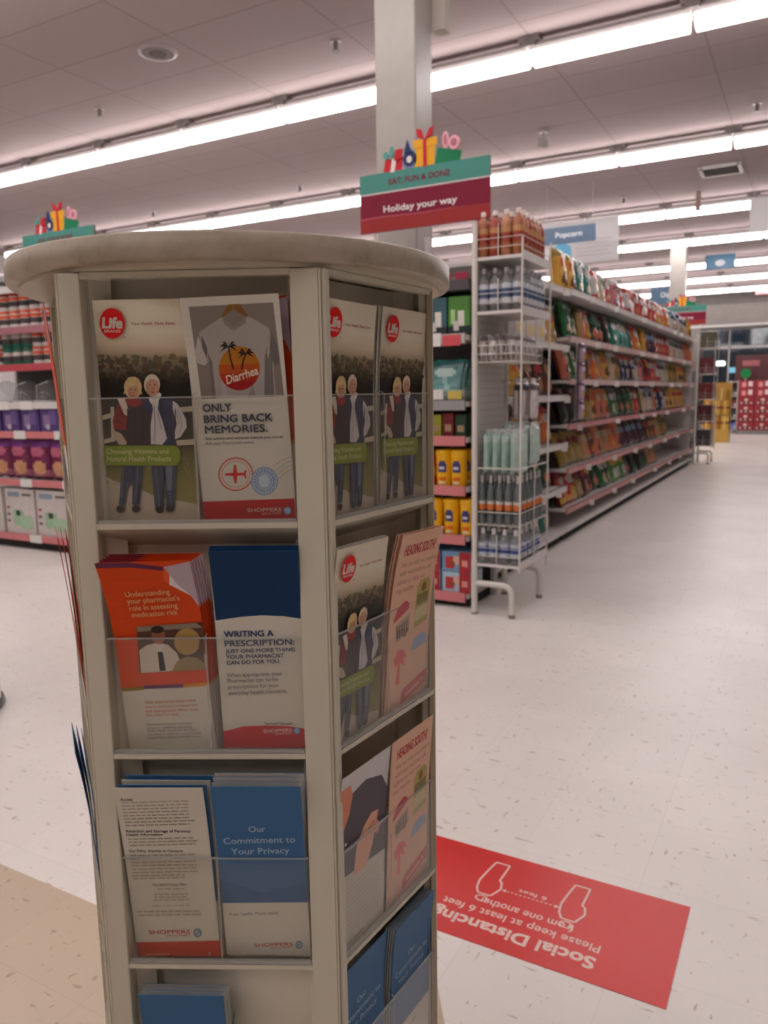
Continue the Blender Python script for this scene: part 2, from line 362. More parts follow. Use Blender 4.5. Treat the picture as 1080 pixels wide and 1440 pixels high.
m = MB(); m.prism(circ(0,0,.09,.06,18), 0, .004, (.75,.8,.85)); m.xf(Matrix.Translation((0,-.013,.11)) @ Matrix.Rotation(PI/2,4,'X')); m.build('round_print', M['paper'], t)
t = thing('exit_sign', 'small glowing red exit sign at the right edge of the far wall', 'sign', (-1.36, 24.2, 3.76))
MB().box(-.22,.22,-.03,.03,0,.14,(.7,.1,.15)).build('housing', M['exit'], t)
m = MB(); text(m, 'EXIT', -.15,.15,.035,.07,(.9,.8,.8), mat=Matrix(((1,0,0,0),(0,0,1,-.031),(0,1,0,0),(0,0,0,1))), bold=.02); m.build('lettering', M['paper'], t)
MB().box(-.01,.01,-.01,.01,.14,.24,(.4,.4,.4)).build('hanger', M['paint'], t)

# ------------------------------------------------------------------ holiday endcap signs
TEAL, CRIM, BRICK = S(72,138,128), S(122,12,46), S(150,42,42)
def gift(name, t, x, polys, th=.006):
    m = MB()
    for k, (pts, c) in enumerate(polys): m.prism(pts, -.002*k-th, 0.0, c)
    m.xf(Matrix(((1,0,0,x),(0,0,1,0),(0,1,0,.300),(0,0,0,1))))
    return m.build(name, M['paper'], t)
def holiday_sign(x, y, z, label, pole=.35, gifts=True):
    t = thing('holiday_sign', label, 'sign', (x, y, z), group='holiday signs above the aisle ends'); hw = .382
    m = MB(); m.box(-hw, hw, -.006, .006, 0, .305, CRIM)
    m.box(-hw, hw, -.0075, -.006, .205, .305, TEAL); m.box(-hw, hw, -.0078, -.006, .198, .206, S(205,190,190))
    m.box(-hw, hw, -.0075, -.006, 0, .075, BRICK)
    m.poly([(-hw,-.0082,.07),(-.24,-.0082,.075),(.0,-.0082,.068),(.27,-.0082,.078),(-.0,-.0082,.074),(-.24,-.0082,.082),(-hw,-.0082,.078)], S(180,80,98))
    m.build('panel', M['paper'], t)
    R = Matrix(((1,0,0,0),(0,0,1,-.0085),(0,1,0,0),(0,0,0,1)))
    m = MB(); text(m, 'Holiday your way', -.235, .20, .098, .034, (.80,.72,.73), mat=R, bold=.025); text(m, 'EAT, FUN & DONE', -.20, .16, .238, .03, S(120,30,60), mat=R, bold=.03); m.build('lettering', M['paper'], t)
    if gifts:
        RED, WHT, NAV, YEL, GRN, PNK = S(190,35,48), S(225,215,210), S(38,50,95), S(228,165,35), S(20,120,78), S(232,165,180)
        gift('gift_cutout', t, 0, [(rect(-.235,-.125,0,.07,.015), RED), (rect(-.19,-.165,0,.07,.012), WHT), (circ(-.215,.088,.018,.020), S(90,150,140)), (circ(-.18,.10,.013,.032), S(90,150,140)), (rect(-.165,-.125,.06,.11,.01), RED)])
        gift('gift_cutout', t, 0, [(circ(-.075,.05,.043,.055), S(120,130,160)), (circ(-.075,.055,.034,.04), NAV), (circ(-.075,.05,.016,.018), WHT), ([(-.105,.085),(-.06,.085),(-.085,.15)], NAV)])
        gift('gift_cutout', t, 0, [(rect(-.045,.068,0,.105,.006), YEL), (rect(-.05,.085,.10,.14), YEL), (rect(.008,.026,0,.14), RED), ([(.015,.138),(-.025,.15),(-.03,.195),(.0,.185)], RED), ([(.02,.138),(.045,.185),(.068,.195),(.06,.15)], RED)])
        gift('gift_cutout', t, 0, [([(.072,0),(.215,0),(.225,.05),(.09,.085)], GRN), (circ(.135,.115,.018,.042), PNK), (circ(.135,.115,.009,.028), S(170,110,120)), (circ(.185,.095,.030,.035), PNK), (circ(.185,.095,.018,.02), S(170,110,120))])
    if pole: MB().tube([(.30,.012,-pole),(.30,.012,.05)], .008, (.7,.68,.66)).build('pole', M['paint'], t)
    if pole: MB().tube([(-.30,.012,-pole),(-.30,.012,.05)], .008, (.7,.68,.66)).build('pole', M['paint'], t)
    return t
holiday_sign(-1.885, 3.90, 2.085, 'crimson and teal holiday sign with gift cutouts in front of the column', .14)
holiday_sign(-4.865, 4.00, 2.105, 'holiday sign with gift cutouts peeking over the left of the stand top', .10)
holiday_sign(-1.97, 13.62, 2.235, 'crimson holiday sign at the far end of the snack aisle', .10, True)
# ------------------------------------------------------------------ six-sided brochure stand
SCX, SCY = -.6131, .7579
K = [Vector((-.6266,.5078)), Vector((-.4033,.6211)), Vector((-.3874,.8281)), Vector((-.5790,1.0010)), Vector((-.7900,.9180)), Vector((-.8264,.6589))]
stand = thing('brochure_stand', 'six-sided white brochure stand with round stone-patterned top', 'display stand', (SCX, SCY, 0))
LAM, LAM_D, BAND = (.61,.565,.445), (.58,.53,.41), (.36,.29,.19)
LAM_IN = (.78,.72,.59)  # same laminate, colour lightened to make up for the dim light inside the recesses
def face_matrix(i):                                  # local x along the face, y outward, z up, origin at its left corner (stand space)
    a, b = K[i], K[(i+1) % 6]; e = (b-a).normalized(); n = Vector((e.y, -e.x))
    return Matrix(((e.x, n.x, 0, a.x-SCX), (e.y, n.y, 0, a.y-SCY), (0, 0, 1, 0), (0, 0, 0, 1))), (b-a).length
SHZ = [1.080, .842, .604, .366, .128]
TOPZ, DEP = 1.3215, .044
disc_mat = None
def speckle():
    m, nt, b = new_mat('stone_patterned_laminate'); N = nt.nodes.new; L = nt.links.new
    tc = N('ShaderNodeTexCoord'); n = N('ShaderNodeTexNoise'); n.inputs['Scale'].default_value = 26; n.inputs['Detail'].default_value = 8; L(tc.outputs['Object'], n.inputs['Vector'])
    n2 = N('ShaderNodeTexNoise'); n2.inputs['Scale'].default_value = 140; n2.inputs['Detail'].default_value = 4; L(tc.outputs['Object'], n2.inputs['Vector'])
    a = N('ShaderNodeMath'); a.operation = 'MULTIPLY_ADD'; a.inputs[1].default_value = .35; L(n2.outputs['Fac'], a.inputs[0]); L(n.outputs['Fac'], a.inputs[2])
    r = N('ShaderNodeValToRGB'); e = r.color_ramp.elements
    e[0].position = .44; e[0].color = (.285,.225,.155,1); e[1].position = .80; e[1].color = (.43,.365,.28,1); x = e.new(.60); x.color = (.37,.31,.23,1)
    L(a.outputs[0], r.inputs[0]); L(r.outputs[0], b.inputs['Base Color']); b.inputs['Roughness'].default_value = .42; return m
M['stone'] = speckle()
# round top: disc with a banded edge and a thinner sub-disc under it
prof = [(.0,.0), (.240,.0), (.2505,.0012), (.2525,.003), (.2525,.0225), (.2510,.0245), (.0,.0245)]
dm = MB(); dm.lathe([(.0001,0),(.2505,0),(.2525,.002),(.2525,.0225),(.2505,.0245),(.0001,.0245)], (.5,.5,.5), 96); dt = dm.build('round_top', M['stone'], stand, loc=(0,0,TOPZ))
MB().lathe([(.2400,0),(.2400,.0035)], LAM_D, 72).build('under_disc', M['laminate'], stand, loc=(0,0,TOPZ-.0036))
cut = MB().box(-.0006,.0006,-.2528,-.2520,.001,.0235,(.2,.16,.12)).build('edge_band_joint', M['matte'], dt); cut.rotation_euler = (0,0,-math.radians(38))
dup_band = None
STILE = {0: (.0225, .0310), 1: (.0105, .0035), 5: (.006, .012)}
def side(i, full=True):
    mt, L = face_matrix(i); a, b = STILE.get(i, (.02, .02)); bz = .055
    def part(name, mb, mats=None, bevel=0, p=stand):
        mb.xf(mt); mb.f = [f[::-1] for f in mb.f]; return mb.build(name, mats or M['laminate'], p, bevel=bevel)
    g = .0022
    part('post', MB().box(g, a, -.018, 0, bz, TOPZ-.0045, LAM), bevel=.0012)
    part('post', MB().box(L-b, L-g, -.018, 0, bz, TOPZ-.0045, LAM), bevel=.0012)
    part('side_wall', MB().box(a-.0028, a, -DEP, -.018, bz, TOPZ-.005, LAM_IN))
    part('side_wall', MB().box(L-b, L-b+.0028, -DEP, -.018, bz, TOPZ-.005, LAM_IN))
    part('back_panel', MB().box(a-.002, L-b+.002, -DEP-.006, -DEP, bz, TOPZ-.005, LAM_IN))
    part('header_rail', MB().box(a, L-b, -.012, -.0015, TOPZ-.010, TOPZ-.0042, LAM))
    part('plinth', MB().box(.004, L-.004, -.03, -.004, 0, bz, LAM_D))
    part('groove', MB().box(-.0026, .0026, -.010, -.0035, bz, TOPZ-.006, BAND))
    if not full: return
    for k, z in enumerate(SHZ):
        sv = MB(); f0, k0 = z-.0005, z-.025                   # pocket floor slopes down to the back
        sv.add([(a,-DEP,k0-.0045),(L-b,-DEP,k0-.0045),(L-b,-.0005,f0-.0055),(a,-.0005,f0-.0055),(a,-DEP,k0),(L-b,-DEP,k0),(L-b,-.0005,f0),(a,-.0005,f0)], [(3,2,1,0),(4,5,6,7),(0,1,5,4),(1,2,6,5),(2,3,7,6),(3,0,4,7)], LAM)
        sh = part('shelf', sv)
        ac = MB(); x0, x1 = a+.001, L-b-.001; ph = .1215
        ac.box(x0, x1, -.0042, -.0018, z, z+ph-.0012, (1,1,1), 0); ac.box(x0, x1, -.0042, -.0018, z+ph-.0012, z+ph, (1,1,1), 1)
        ac.box(x0, x1, -.006, -.0014, z-.0006, z+.0025, (1,1,1), 1)
        part('pocket_front', ac, [M['acrylic'], M['acrylic_edge']])
        xm = (x0+x1)/2 + (.0015 if i == 0 else 0)
        dv = MB(); v = [(xm-.001,-.0045,z),(xm+.001,-.0045,z),(xm+.001,-.045,z),(xm-.001,-.045,z),(xm-.001,-.0045,z+ph),(xm+.001,-.0045,z+ph),(xm+.001,-.045,z+ph+.022),(xm-.001,-.045,z+ph+.022)]
        dv.add(v, [(3,2,1,0),(1,2,6,5),(2,3,7,6),(3,0,4,7)], (1,1,1), False, 0); dv.add(v, [(4,5,6,7),(0,1,5,4)], (1,1,1), False, 1)
        part('pocket_divider', dv, [M['acrylic'], M['acrylic_edge']])
side(0); side(1); side(5)
for i in (2, 3, 4): side(i, False)
bs = MB(); bs.prism([(p.x*.0+(p.x-SCX)*.93, (p.y-SCY)*.93) for p in K], .05, .058, LAM_D); bs.build('base_board', M['laminate'], stand)
core = MB(); core.prism([((p.x-SCX)*.62, (p.y-SCY)*.62) for p in K], .058, TOPZ-.006, LAM_D); core.build('core_column', M['laminate'], stand)

# ------------------------------------------------------------------ brochures
BW, BH = .0915, .2155
class Art:
    """Flat print on a leaflet; points are read off a straightened view of the leaflet (corners TL, TR, BL, BR)."""
    def __init__(s, TL, TR, BL, BR, w=BW, h=BH):
        s.TL, s.TR, s.BL, s.BR, s.w, s.h = TL, TR, BL, BR, w, h; s.m = MB(); s.z = .000012
    def p(s, x, y):
        v = .5
        for _ in range(4):
            u = 0.5 if _ == 0 else u
            yt = s.TL[1]+(s.TR[1]-s.TL[1])*u; yb = s.BL[1]+(s.BR[1]-s.BL[1])*u; v = (y-yt)/(yb-yt)
            xl = s.TL[0]+(s.BL[0]-s.TL[0])*v; xr = s.TR[0]+(s.BR[0]-s.TR[0])*v; u = (x-xl)/(xr-xl)
        return min(1, max(0, u))*s.w, (1-min(1, max(0, v)))*s.h
    def layer(s): s.z += .000006; return s.z
    def poly(s, pts, col): s.m.poly([s.p(*q) for q in pts], col, s.layer()); return s
    def ell(s, cx, cy, rx, ry, col, n=20, rot=0):
        c, sn = math.cos(rot), math.sin(rot)
        return s.poly([(cx+rx*math.cos(2*PI*i/n)*c-ry*math.sin(2*PI*i/n)*sn, cy+rx*math.cos(2*PI*i/n)*sn+ry*math.sin(2*PI*i/n)*c) for i in range(n)], col)
    def ring(s, cx, cy, r, th, col, n=28, ry=None):
        ry = ry or r; z = s.layer(); k = ry/r
        for i in range(n):
            a, b = 2*PI*i/n, 2*PI*(i+1)/n
            s.m.poly([s.p(cx+q*math.cos(t), cy+q*k*math.sin(t)) for q, t in ((r,a),(r,b),(r-th,b),(r-th,a))], col, z)
        return s
    def line(s, pts, th, col):
        z = s.layer()
        for (x0, y0), (x1, y1) in zip(pts, pts[1:]):
            d = math.hypot(x1-x0, y1-y0) or 1; nx, ny = -(y1-y0)/d*th/2, (x1-x0)/d*th/2
            s.m.poly([s.p(x0+nx,y0+ny), s.p(x1+nx,y1+ny), s.p(x1-nx,y1-ny), s.p(x0-nx,y0-ny)], col, z)
        return s
    def rows(s, stops, x0=None, x1=None, tl=None):                # horizontal bands blending between the given rows of a printed photo
        z = s.layer()
        for (ya, ca), (yb, cb) in zip(stops, stops[1:]):
            xa0 = s.TL[0]-60 if x0 is None else x0; xa1 = s.TR[0]+200 if x1 is None else x1
            s.m.poly([s.p(xa0,yb), s.p(xa1,yb), s.p(xa1,ya), s.p(xa0,ya)], [cb, cb, ca, ca], z)
        return s
    def text(s, t, x0, x1, yb, cap, col, bold=0, shear=0, y1=None):
        a = s.p(x0, yb); b = s.p(x1, y1 if y1 is not None else yb); c = s.p(x0, yb-cap)
        rot = math.atan2(b[1]-a[1], b[0]-a[0])
        text(s.m, t, a[0], a[0]+math.hypot(b[0]-a[0], b[1]-a[1]), a[1], abs(c[1]-a[1]), col, s.layer(), bold, shear, rot); return s
    def mesh(s, name): return s.m.mesh(name, M['paper'])
PW = (.65,.61,.52)                                           # paper white
def part_mesh(name, me, parent, mat=None):
    o = bpy.data.objects.new(name, me); COL.objects.link(o); o.parent = parent
    if mat is not None: o.matrix_local = mat
    return o
def sheet(w=BW, h=BH, edge=PW, th=.0006, front=PW): 
    m = MB().box(0, w, 0, h, -th, 0, edge); m.poly([(0,0),(w,0),(w,h),(0,h)], front, .000004); return m
def curl(me, c, h=BH, y0=.5):
    """bends the upper part of a leaflet towards the viewer, in straight facets shared by sheet and print"""
    bm = bmesh.new(); bm.from_mesh(me)
    cuts = [h*(y0+(1-y0)*i/5) for i in range(5)]
    for y in cuts: bmesh.ops.bisect_plane(bm, geom=bm.verts[:]+bm.edges[:]+bm.faces[:], plane_co=(0,y,0), plane_no=(0,1,0), dist=1e-7)
    f = lambda y: c*max(0, (y/h-y0)/(1-y0))**2
    ks = cuts+[h]
    for v in bm.verts:
        y = v.co.y
        if y > ks[0]:
            i = max(j for j in range(5) if ks[j] <= y+1e-9); a, b = ks[i], ks[i+1]; t = (y-a)/(b-a); v.co.z += f(a)+(f(b)-f(a))*t
    bm.to_mesh(me); bm.free(); return me
def brochure_kind(parts, w=BW, h=BH, edge=PW, th=.0007, front=PW, bend=.006):
    """shared meshes of one leaflet design: cover sheet, prints and lettering"""
    k = {'sheet': sheet(w, h, edge, th, front).mesh('cover_sheet', M['paper'])}
    for n, art in parts: k[n] = art.mesh(n)
    for me in k.values(): curl(me, bend)
    return k
ART_ORDER = ['photograph', 'printed_bands', 'stamps', 'logo', 'lettering', 'body_text']
def place_matrix(i, a0, z0, d0, lean=0.0, roll=0.0, yaw=0.0):
    """lower left corner at a0 along side i, height z0, d0 behind the face; lean > 0 tips the top outward, roll tilts in the face plane"""
    mt, L = face_matrix(i)
    base = Matrix.Translation((SCX, SCY, 0)) @ mt @ Matrix.Translation((a0, -d0, z0))
    R = Matrix(((1,0,0,0),(0,0,1,0),(0,1,0,0),(0,0,0,1)))     # sheet x,y,z -> face x, up, outward
    R[1][2] = 1.0; R[2][1] = 1.0
    return base @ Matrix.Rotation(yaw,4,'Z') @ Matrix.Rotation(-lean,4,'X') @ R @ Matrix.Rotation(roll,4,'Z')
def brochure(kind, name, label, i, a0, z0, d0, lean=0.0, roll=0.0, group=None, yaw=0.0, extra=True):
    t = thing(name, label, 'brochure', group=group, mat=place_matrix(i, a0, z0, d0, lean, roll, yaw))
    part_mesh('cover_sheet', kind['sheet'], t)
    for n in (ART_ORDER if extra is True else extra or []):
        if n in kind: part_mesh(n, kind[n], t)
    return t

# --- vitamins leaflet
C6 = ((45,65),(612,48),(145,1405),(710,1395))
ph = Art(*C6)
ph.rows([(40,O(194,180,160)),(230,O(196,182,162)),(320,O(182,164,140)),(390,O(140,122,98)),(450,O(84,70,54)),(520,O(40,33,26)),(600,O(30,25,20)),(700,O(46,37,29)),(900,O(62,52,36)),(1000,O(92,84,42)),(1180,O(112,104,52)),(1300,O(120,108,66)),(1420,O(150,134,114))])
tl = [(40,520),(40,440),(110,418),(150,432),(200,396),(250,404),(300,378),(350,388),(410,400),(470,376),(520,394),(580,380),(660,400),(680,520)]
ph.poly(tl, [O(58,49,36) if y > 450 else O(126,110,86) for x, y in tl])
ph.poly([(0,1120),(160,1140),(300,1180),(430,1240),(600,1270),(760,1290),(760,1420),(0,1420)], O(158,142,124))
CR = O(160,146,126)
_r = random.Random(3)
def blob(x, y, rx, ry, col):
    n = 7; ph.poly([(x+rx*_r.uniform(.6,1.2)*math.cos(2*PI*i/n), y+ry*_r.uniform(.6,1.2)*math.sin(2*PI*i/n)) for i in range(n)], col)
for i in range(150):
    x = _r.uniform(50,640); t = _r.random(); y = 385+t*150; g = (1-t)
    blob(x, y, _r.uniform(8,26), _r.uniform(10,24), tuple(q*_r.uniform(.8,1.15) for q in O(48+52*g, 40+46*g, 30+34*g))); 
for i in range(120):
    x = _r.uniform(100,700); y = _r.uniform(1000,1200); l = _r.uniform(10,26)
    ph.line([(x,y),(x+_r.uniform(-6,6),y-l)], 5, tuple(q*_r.uniform(.75,1.25) for q in O(116,106,52))); 
for q in ([(80,745),(170,722),(170,752),(80,772)], [(80,890),(180,870),(180,898),(80,915)], [(150,690),(172,690),(178,900),(156,900)], [(560,690),(690,680),(692,712),(565,722)], [(555,890),(690,880),(692,915),(560,922)]): ph.poly(q, CR)
SK, HAIR, RED, VEST, JEAN, NAVY, SHIRT = O(172,128,102), O(186,158,108), O(118,22,22), O(48,32,30), O(52,54,70), O(38,38,62), O(176,166,164)
ph.poly([(225,1040),(352,1040),(345,1150),(335,1290),(288,1290),(288,1140),(255,1200),(245,1300),(205,1290),(215,1150)], JEAN)
ph.poly([(405,1040),(558,1040),(556,1180),(552,1310),(500,1310),(492,1150),(480,1100),(488,1310),(430,1315),(415,1160)], JEAN)
ph.poly([(490,1045),(535,1045),(530,1200),(505,1200)], O(92,92,106))
for x, y in ((215,1318),(312,1315),(458,1318),(522,1312)): ph.ell(x, y, 27, 24, O(40,28,24), 12)
ph.poly([(230,650),(350,640),(395,700),(405,920),(215,920),(225,780)], VEST)
ph.poly([(190,680),(232,655),(250,740),(245,830),(170,825),(165,770)], RED)
ph.poly([(243,632),(335,632),(350,670),(300,692),(245,675)], RED)
ph.poly([(160,830),(215,850),(250,900),(250,920),(205,920),(165,860)], O(160,136,116))
ph.poly([(330,640),(390,625),(445,622),(535,640),(562,760),(558,880),(540,920),(400,920),(395,760)], NAVY)
ph.poly([(395,630),(450,600),(440,700),(470,780),(498,880),(470,918),(400,915),(396,800),(410,700)], SHIRT)
ph.poly([(530,650),(560,670),(612,760),(618,810),(580,870),(548,885),(545,840),(556,790),(530,700)], SHIRT)
ph.poly([(192,640),(235,632),(258,700),(256,745),(235,735),(215,690)], O(182,164,150))
ph.ell(287,575,54,66,HAIR); ph.ell(289,595,35,46,SK); ph.poly([(250,540),(290,530),(322,552),(300,560),(262,572)], HAIR)
ph.ell(403,555,49,63,O(190,172,152)); ph.ell(406,572,42,52,SK)
for i in range(26):
    a = -PI+PI*i/25; x0, y0 = 287+30*math.cos(a), 560+30*math.sin(a); ph.line([(x0,y0),(287+56*math.cos(a),575+(70+_r.uniform(-8,6))*math.sin(a)+(40 if i in (0,1,24,25) else 0))], 4, tuple(q*_r.uniform(.72,1.2) for q in HAIR)); 
for i in range(16):
    a = -PI+.2+(PI-.4)*i/15; ph.line([(403+36*math.cos(a),548+40*math.sin(a)),(403+48*math.cos(a),555+62*math.sin(a))], 4, tuple(q*_r.uniform(.85,1.12) for q in O(186,174,158))); 
ph.poly([(262,600),(268,570),(278,625),(285,640),(270,630)], tuple(q*.82 for q in SK)); ph.poly([(368,560),(376,535),(384,600),(398,628),(380,612)], tuple(q*.82 for q in SK))
for pts in ([(232,1060),(226,1140),(222,1250)],[(320,1050),(318,1150),(306,1280)],[(430,1060),(446,1180),(456,1300)],[(520,1210),(530,1300)],[(262,1150),(240,1260)]): ph.line(pts, 9, O(78,80,98))
for pts in ([(290,1060),(300,1130)],[(480,1060),(486,1120),(470,1300)],[(250,1180),(232,1290)],[(330,1160),(322,1280)]): ph.line(pts, 7, O(36,36,46))
for pts in ([(300,700),(304,910)],[(255,700),(262,900)],[(350,700),(356,910)]): ph.line(pts, 6, O(36,24,22))
for pts in ([(182,720),(210,790)],[(200,690),(228,760)],[(175,770),(235,800)]): ph.line(pts, 7, O(88,14,16))
for pts in ([(450,640),(470,760),(530,880)],[(545,700),(550,800)]): ph.line(pts, 6, O(24,24,44))
for pts in ([(418,680),(424,800),(420,900)],[(440,720),(462,820)],[(565,700),(590,800),(570,850)],[(545,690),(572,790)]): ph.line(pts, 6, O(140,130,128))
ph.poly([(395,625),(412,650),(400,672),(384,640)], O(190,180,176)); ph.poly([(450,600),(462,615),(436,668),(425,650)], O(190,180,176))
for x, y in ((276,586),(302,586),(392,556),(422,556)): ph.ell(x, y, 6, 3.5, O(60,40,32), 8)
ph.poly([(286,600),(292,600),(296,612),(284,612)], O(150,100,80)); ph.poly([(404,570),(411,570),(415,586),(401,586)], O(150,104,84))
ph.poly([(277,622),(301,622),(290,629)], O(140,60,52)); ph.poly([(392,598),(424,598),(408,606)], O(128,70,60))
bd = Art(*C6); bd.z = .0027
cap = [(90,940),(115,926),(540,922)] + [(540+44*math.cos(t), 984+62*math.sin(t)) for t in [(-PI/2)+PI*i/12 for i in range(13)]] + [(90,1046)]
bd.poly(cap, O(108,118,22))
lg = Art(*C6); lg.z = .0027
lg.ell(169,198,76,88,O(190,18,20),32)
lg.text('Life', 108, 232, 226, 62, PW, .045, .12); lg.text('BRAND', 122, 218, 250, 15, PW, .03); lg.text('TM', 232, 250, 284, 9, O(90,70,60))
le = Art(*C6); le.z = .0029
le.text('Your Health. Made Easier.', 284, 552, 207, 16, O(120,38,34), .012, y1=200)
le.text('Choosing Vitamins and', 130, 510, 976, 31, O(176,170,120), .004, y1=972); le.text('Natural Health Products', 136, 526, 1022, 31, O(176,170,120), .004, y1=1016)
LIFE = brochure_kind([('photograph', ph), ('printed_bands', bd), ('logo', lg), ('lettering', le)])

# --- travel leaflet
C7 = ((30,45),(625,43),(146,1410),(695,1400))
def shoppers(a, x0, x1, y, cap, col, disc, r=22):
    a.text('SHOPPERS', x0, x1, y, cap, col, .03); a.text('DRUG MART', x0+(x1-x0)*.42, x1, y+cap*.72, cap*.46, col, .03)
    cx = x1+r*1.6; a.ell(cx, y-cap*.15, r, r*1.15, disc, 20); a.ell(cx, y-cap*.15, r*.62, r*.7, tuple(min(.8, c*1.7) for c in disc), 14)
    a.line([(cx-r*.5, y-cap*.15+r*.5), (cx+r*.1, y-cap*.15-r*.1), (cx+r*.5, y-cap*.15-r*.6)], r*.28, disc)
ph = Art(*C7)
ph.poly([(80,96),(593,93),(640,640),(137,640)], O(112,100,92))
SH = O(140,130,124)
ph.poly([(135,245),(280,160),(345,240),(440,165),(560,235),(575,300),(590,640),(205,640),(190,430),(150,330)], SH)
ph.poly([(205,640),(190,430),(182,360),(210,420),(225,640)], O(98,90,86)); ph.poly([(520,640),(530,400),(548,340),(575,420),(580,640)], O(98,90,86))
ph.poly([(128,262),(150,320),(182,420),(165,440),(122,425),(104,370)], O(158,148,142)); ph.poly([(150,260),(182,340),(178,400),(150,330)], O(84,76,72))
ph.poly([(572,250),(605,330),(620,440),(590,460),(570,420),(556,330)], O(92,85,82)); ph.poly([(545,380),(575,250),(560,340),(552,420)], O(158,150,146))
ph.poly([(255,640),(270,470),(300,640)], O(150,140,134)); ph.poly([(420,640),(450,560),(470,640)], O(118,109,103))
ph.poly([(280,165),(345,215),(432,160),(420,205),(345,245),(292,205)], O(118,108,102))
ph.poly([(272,160),(322,93),(392,93),(440,160),(425,165),(350,122),(285,165)], O(112,76,34)); ph.line([(352,122),(352,98)], 7, O(128,92,50))
ph.ell(373,465,125,130,O(150,92,18),36)
n = 36; arc = [(373+125*math.cos(t), 465+130*math.sin(t)) for t in [PI*i/n for i in range(n+1)]]
ph.poly([(250,440),(496,440)] + arc, O(156,66,18)); ph.poly([(373+125*math.cos(t), 465+130*math.sin(t)) for t in [.22+(PI-.44)*i/n for i in range(n+1)]], O(150,40,20))
ph.poly([(373+125*math.cos(t), 465+130*math.sin(t)) for t in [.62+(PI-1.24)*i/n for i in range(n+1)]], O(140,20,20))
for (tx, ty, bx, by, r) in ((312,335,338,470,58),(415,378,388,470,54)):
    ph.line([(tx,ty),((tx+bx)/2-4,(ty+by)/2),(bx,by)], 9, O(20,16,16))
    for a in (-2.9,-2.3,-1.5,-.8,-.2,.4,2.7,3.4):
        ex, ey = tx+r*math.cos(a), ty+r*.85*math.sin(a)+10; mx, my = (tx+ex)/2, (ty+ey)/2-10
        ph.poly([(tx,ty),(mx,my-7),(ex,ey),(mx,my+8)], O(22,18,18))
le = Art(*C7); le.z = .0016; NV = O(38,40,60)
le.text('Diarrhea', 298, 492, 556, 50, O(200,170,150), .02, .25, y1=502); 
le.text('ONLY', 146, 322, 718, 47, NV, .032); le.text('BRING BACK', 152, 570, 785, 46, NV, .032); le.text('MEMORIES.', 158, 538, 850, 46, NV, .025)
bt = Art(*C7); bt.z = .0006
bt.text('Get advice and vaccines before you travel.', 156, 632, 890, 15, O(60,58,70), .02, y1=892); bt.text('Ask your Pharmacist today!', 158, 452, 919, 15, O(70,66,76), 0, y1=920)
stp = Art(*C7); RS, BS = O(170,40,36), O(104,128,160)
stp.ring(337,1110,106,7,RS); stp.ring(337,1110,84,3,RS)
for i in range(26):
    t = 2*PI*i/26; stp.line([(337+90*math.cos(t),1110+90*math.sin(t)),(337+98*math.cos(t+.06),1110+98*math.sin(t+.06))], 5, O(190,110,100))
stp.poly([(272,1104),(320,1100),(328,1050),(340,1052),(346,1100),(384,1102),(396,1082),(403,1084),(398,1110),(403,1138),(396,1138),(384,1118),(346,1120),(342,1168),(330,1168),(320,1120),(272,1116)], O(180,34,30))
stp.ell(510,1158,82,90,BS,30); stp.ring(510,1158,74,4,PW,30,81); stp.ring(510,1158,50,4,PW,30,55); stp.ell(510,1158,40,45,O(140,154,172),24)
for i in range(22):
    t = 2*PI*i/22; stp.line([(510+56*math.cos(t),1158+61*math.sin(t)),(510+68*math.cos(t+.08),1158+74*math.sin(t+.08))], 7, O(150,164,184))
stp.poly([(480,1130),(520,1112),(538,1150),(530,1190),(495,1198),(478,1170)], O(160,170,184))
for k, (x0, y0) in enumerate(((566,1065),(582,1090),(596,1115),(602,1142))):
    for j in range(7):
        f = j/7; g = (j+.6)/7; stp.line([(x0+(686-x0)*f, y0-55*math.sin(f*1.5)), (x0+(686-x0)*g, y0-55*math.sin(g*1.5))], 3.5, O(84,78,74))
bd = Art(*C7); bd.poly([(120,1280),(720,1272),(720,1420),(120,1420)], O(160,18,18))
lg = Art(*C7); lg.z = .0010; shoppers(lg, 405, 610, 1352, 24, O(186,140,130), O(110,140,176))
MEM = brochure_kind([('photograph', ph), ('printed_bands', bd), ('stamps', stp), ('logo', lg), ('lettering', le), ('body_text', bt)], w=.092)

# --- orange medication leaflet
C3 = ((44,172),(474,195),(132,1085),(548,1088))
ORG = O(180,55,6)
bd = Art(*C3)
bd.poly([(0,150),(600,150),(600,780),(0,780)], ORG)
bd.poly([(0,170),(44,172),(200,178),(355,215),(360,235),(200,205),(40,196),(0,196)], O(84,32,60))
bd.poly([(0,770),(210,770),(210,786),(0,786)], O(110,96,28)); bd.poly([(210,765),(400,768),(396,784),(210,782)], O(90,44,80)); bd.poly([(396,768),(700,768),(700,784),(396,784)], O(176,112,20))
bd.poly([(355,215),(480,200),(520,420),(455,355),(370,298)], O(160,140,150)); bd.poly([(352,210),(374,252),(366,300),(345,282)], O(200,80,40)); bd.poly([(374,252),(400,300),(462,362),(366,300)], O(196,184,184))
MED_BANDS = bd
ph = Art(*C3); ph.z = .0006
ph.rows([(488,O(56,34,26)),(540,O(80,50,38)),(600,O(60,42,34)),(705,O(96,76,58))], 190, 530)
ph.poly([(192,488),(470,488),(500,512),(192,512)], O(120,104,90)); ph.poly([(195,600),(230,578),(270,570),(330,580),(372,620),(390,670),(350,704),(200,704)], O(176,162,148))
ph.ell(290,536,32,40,O(130,80,58)); ph.ell(288,508,32,18,O(40,28,24)); ph.poly([(282,612),(306,612),(318,700),(288,700)], O(30,26,30)); ph.poly([(262,575),(316,575),(296,612)], O(186,172,160))
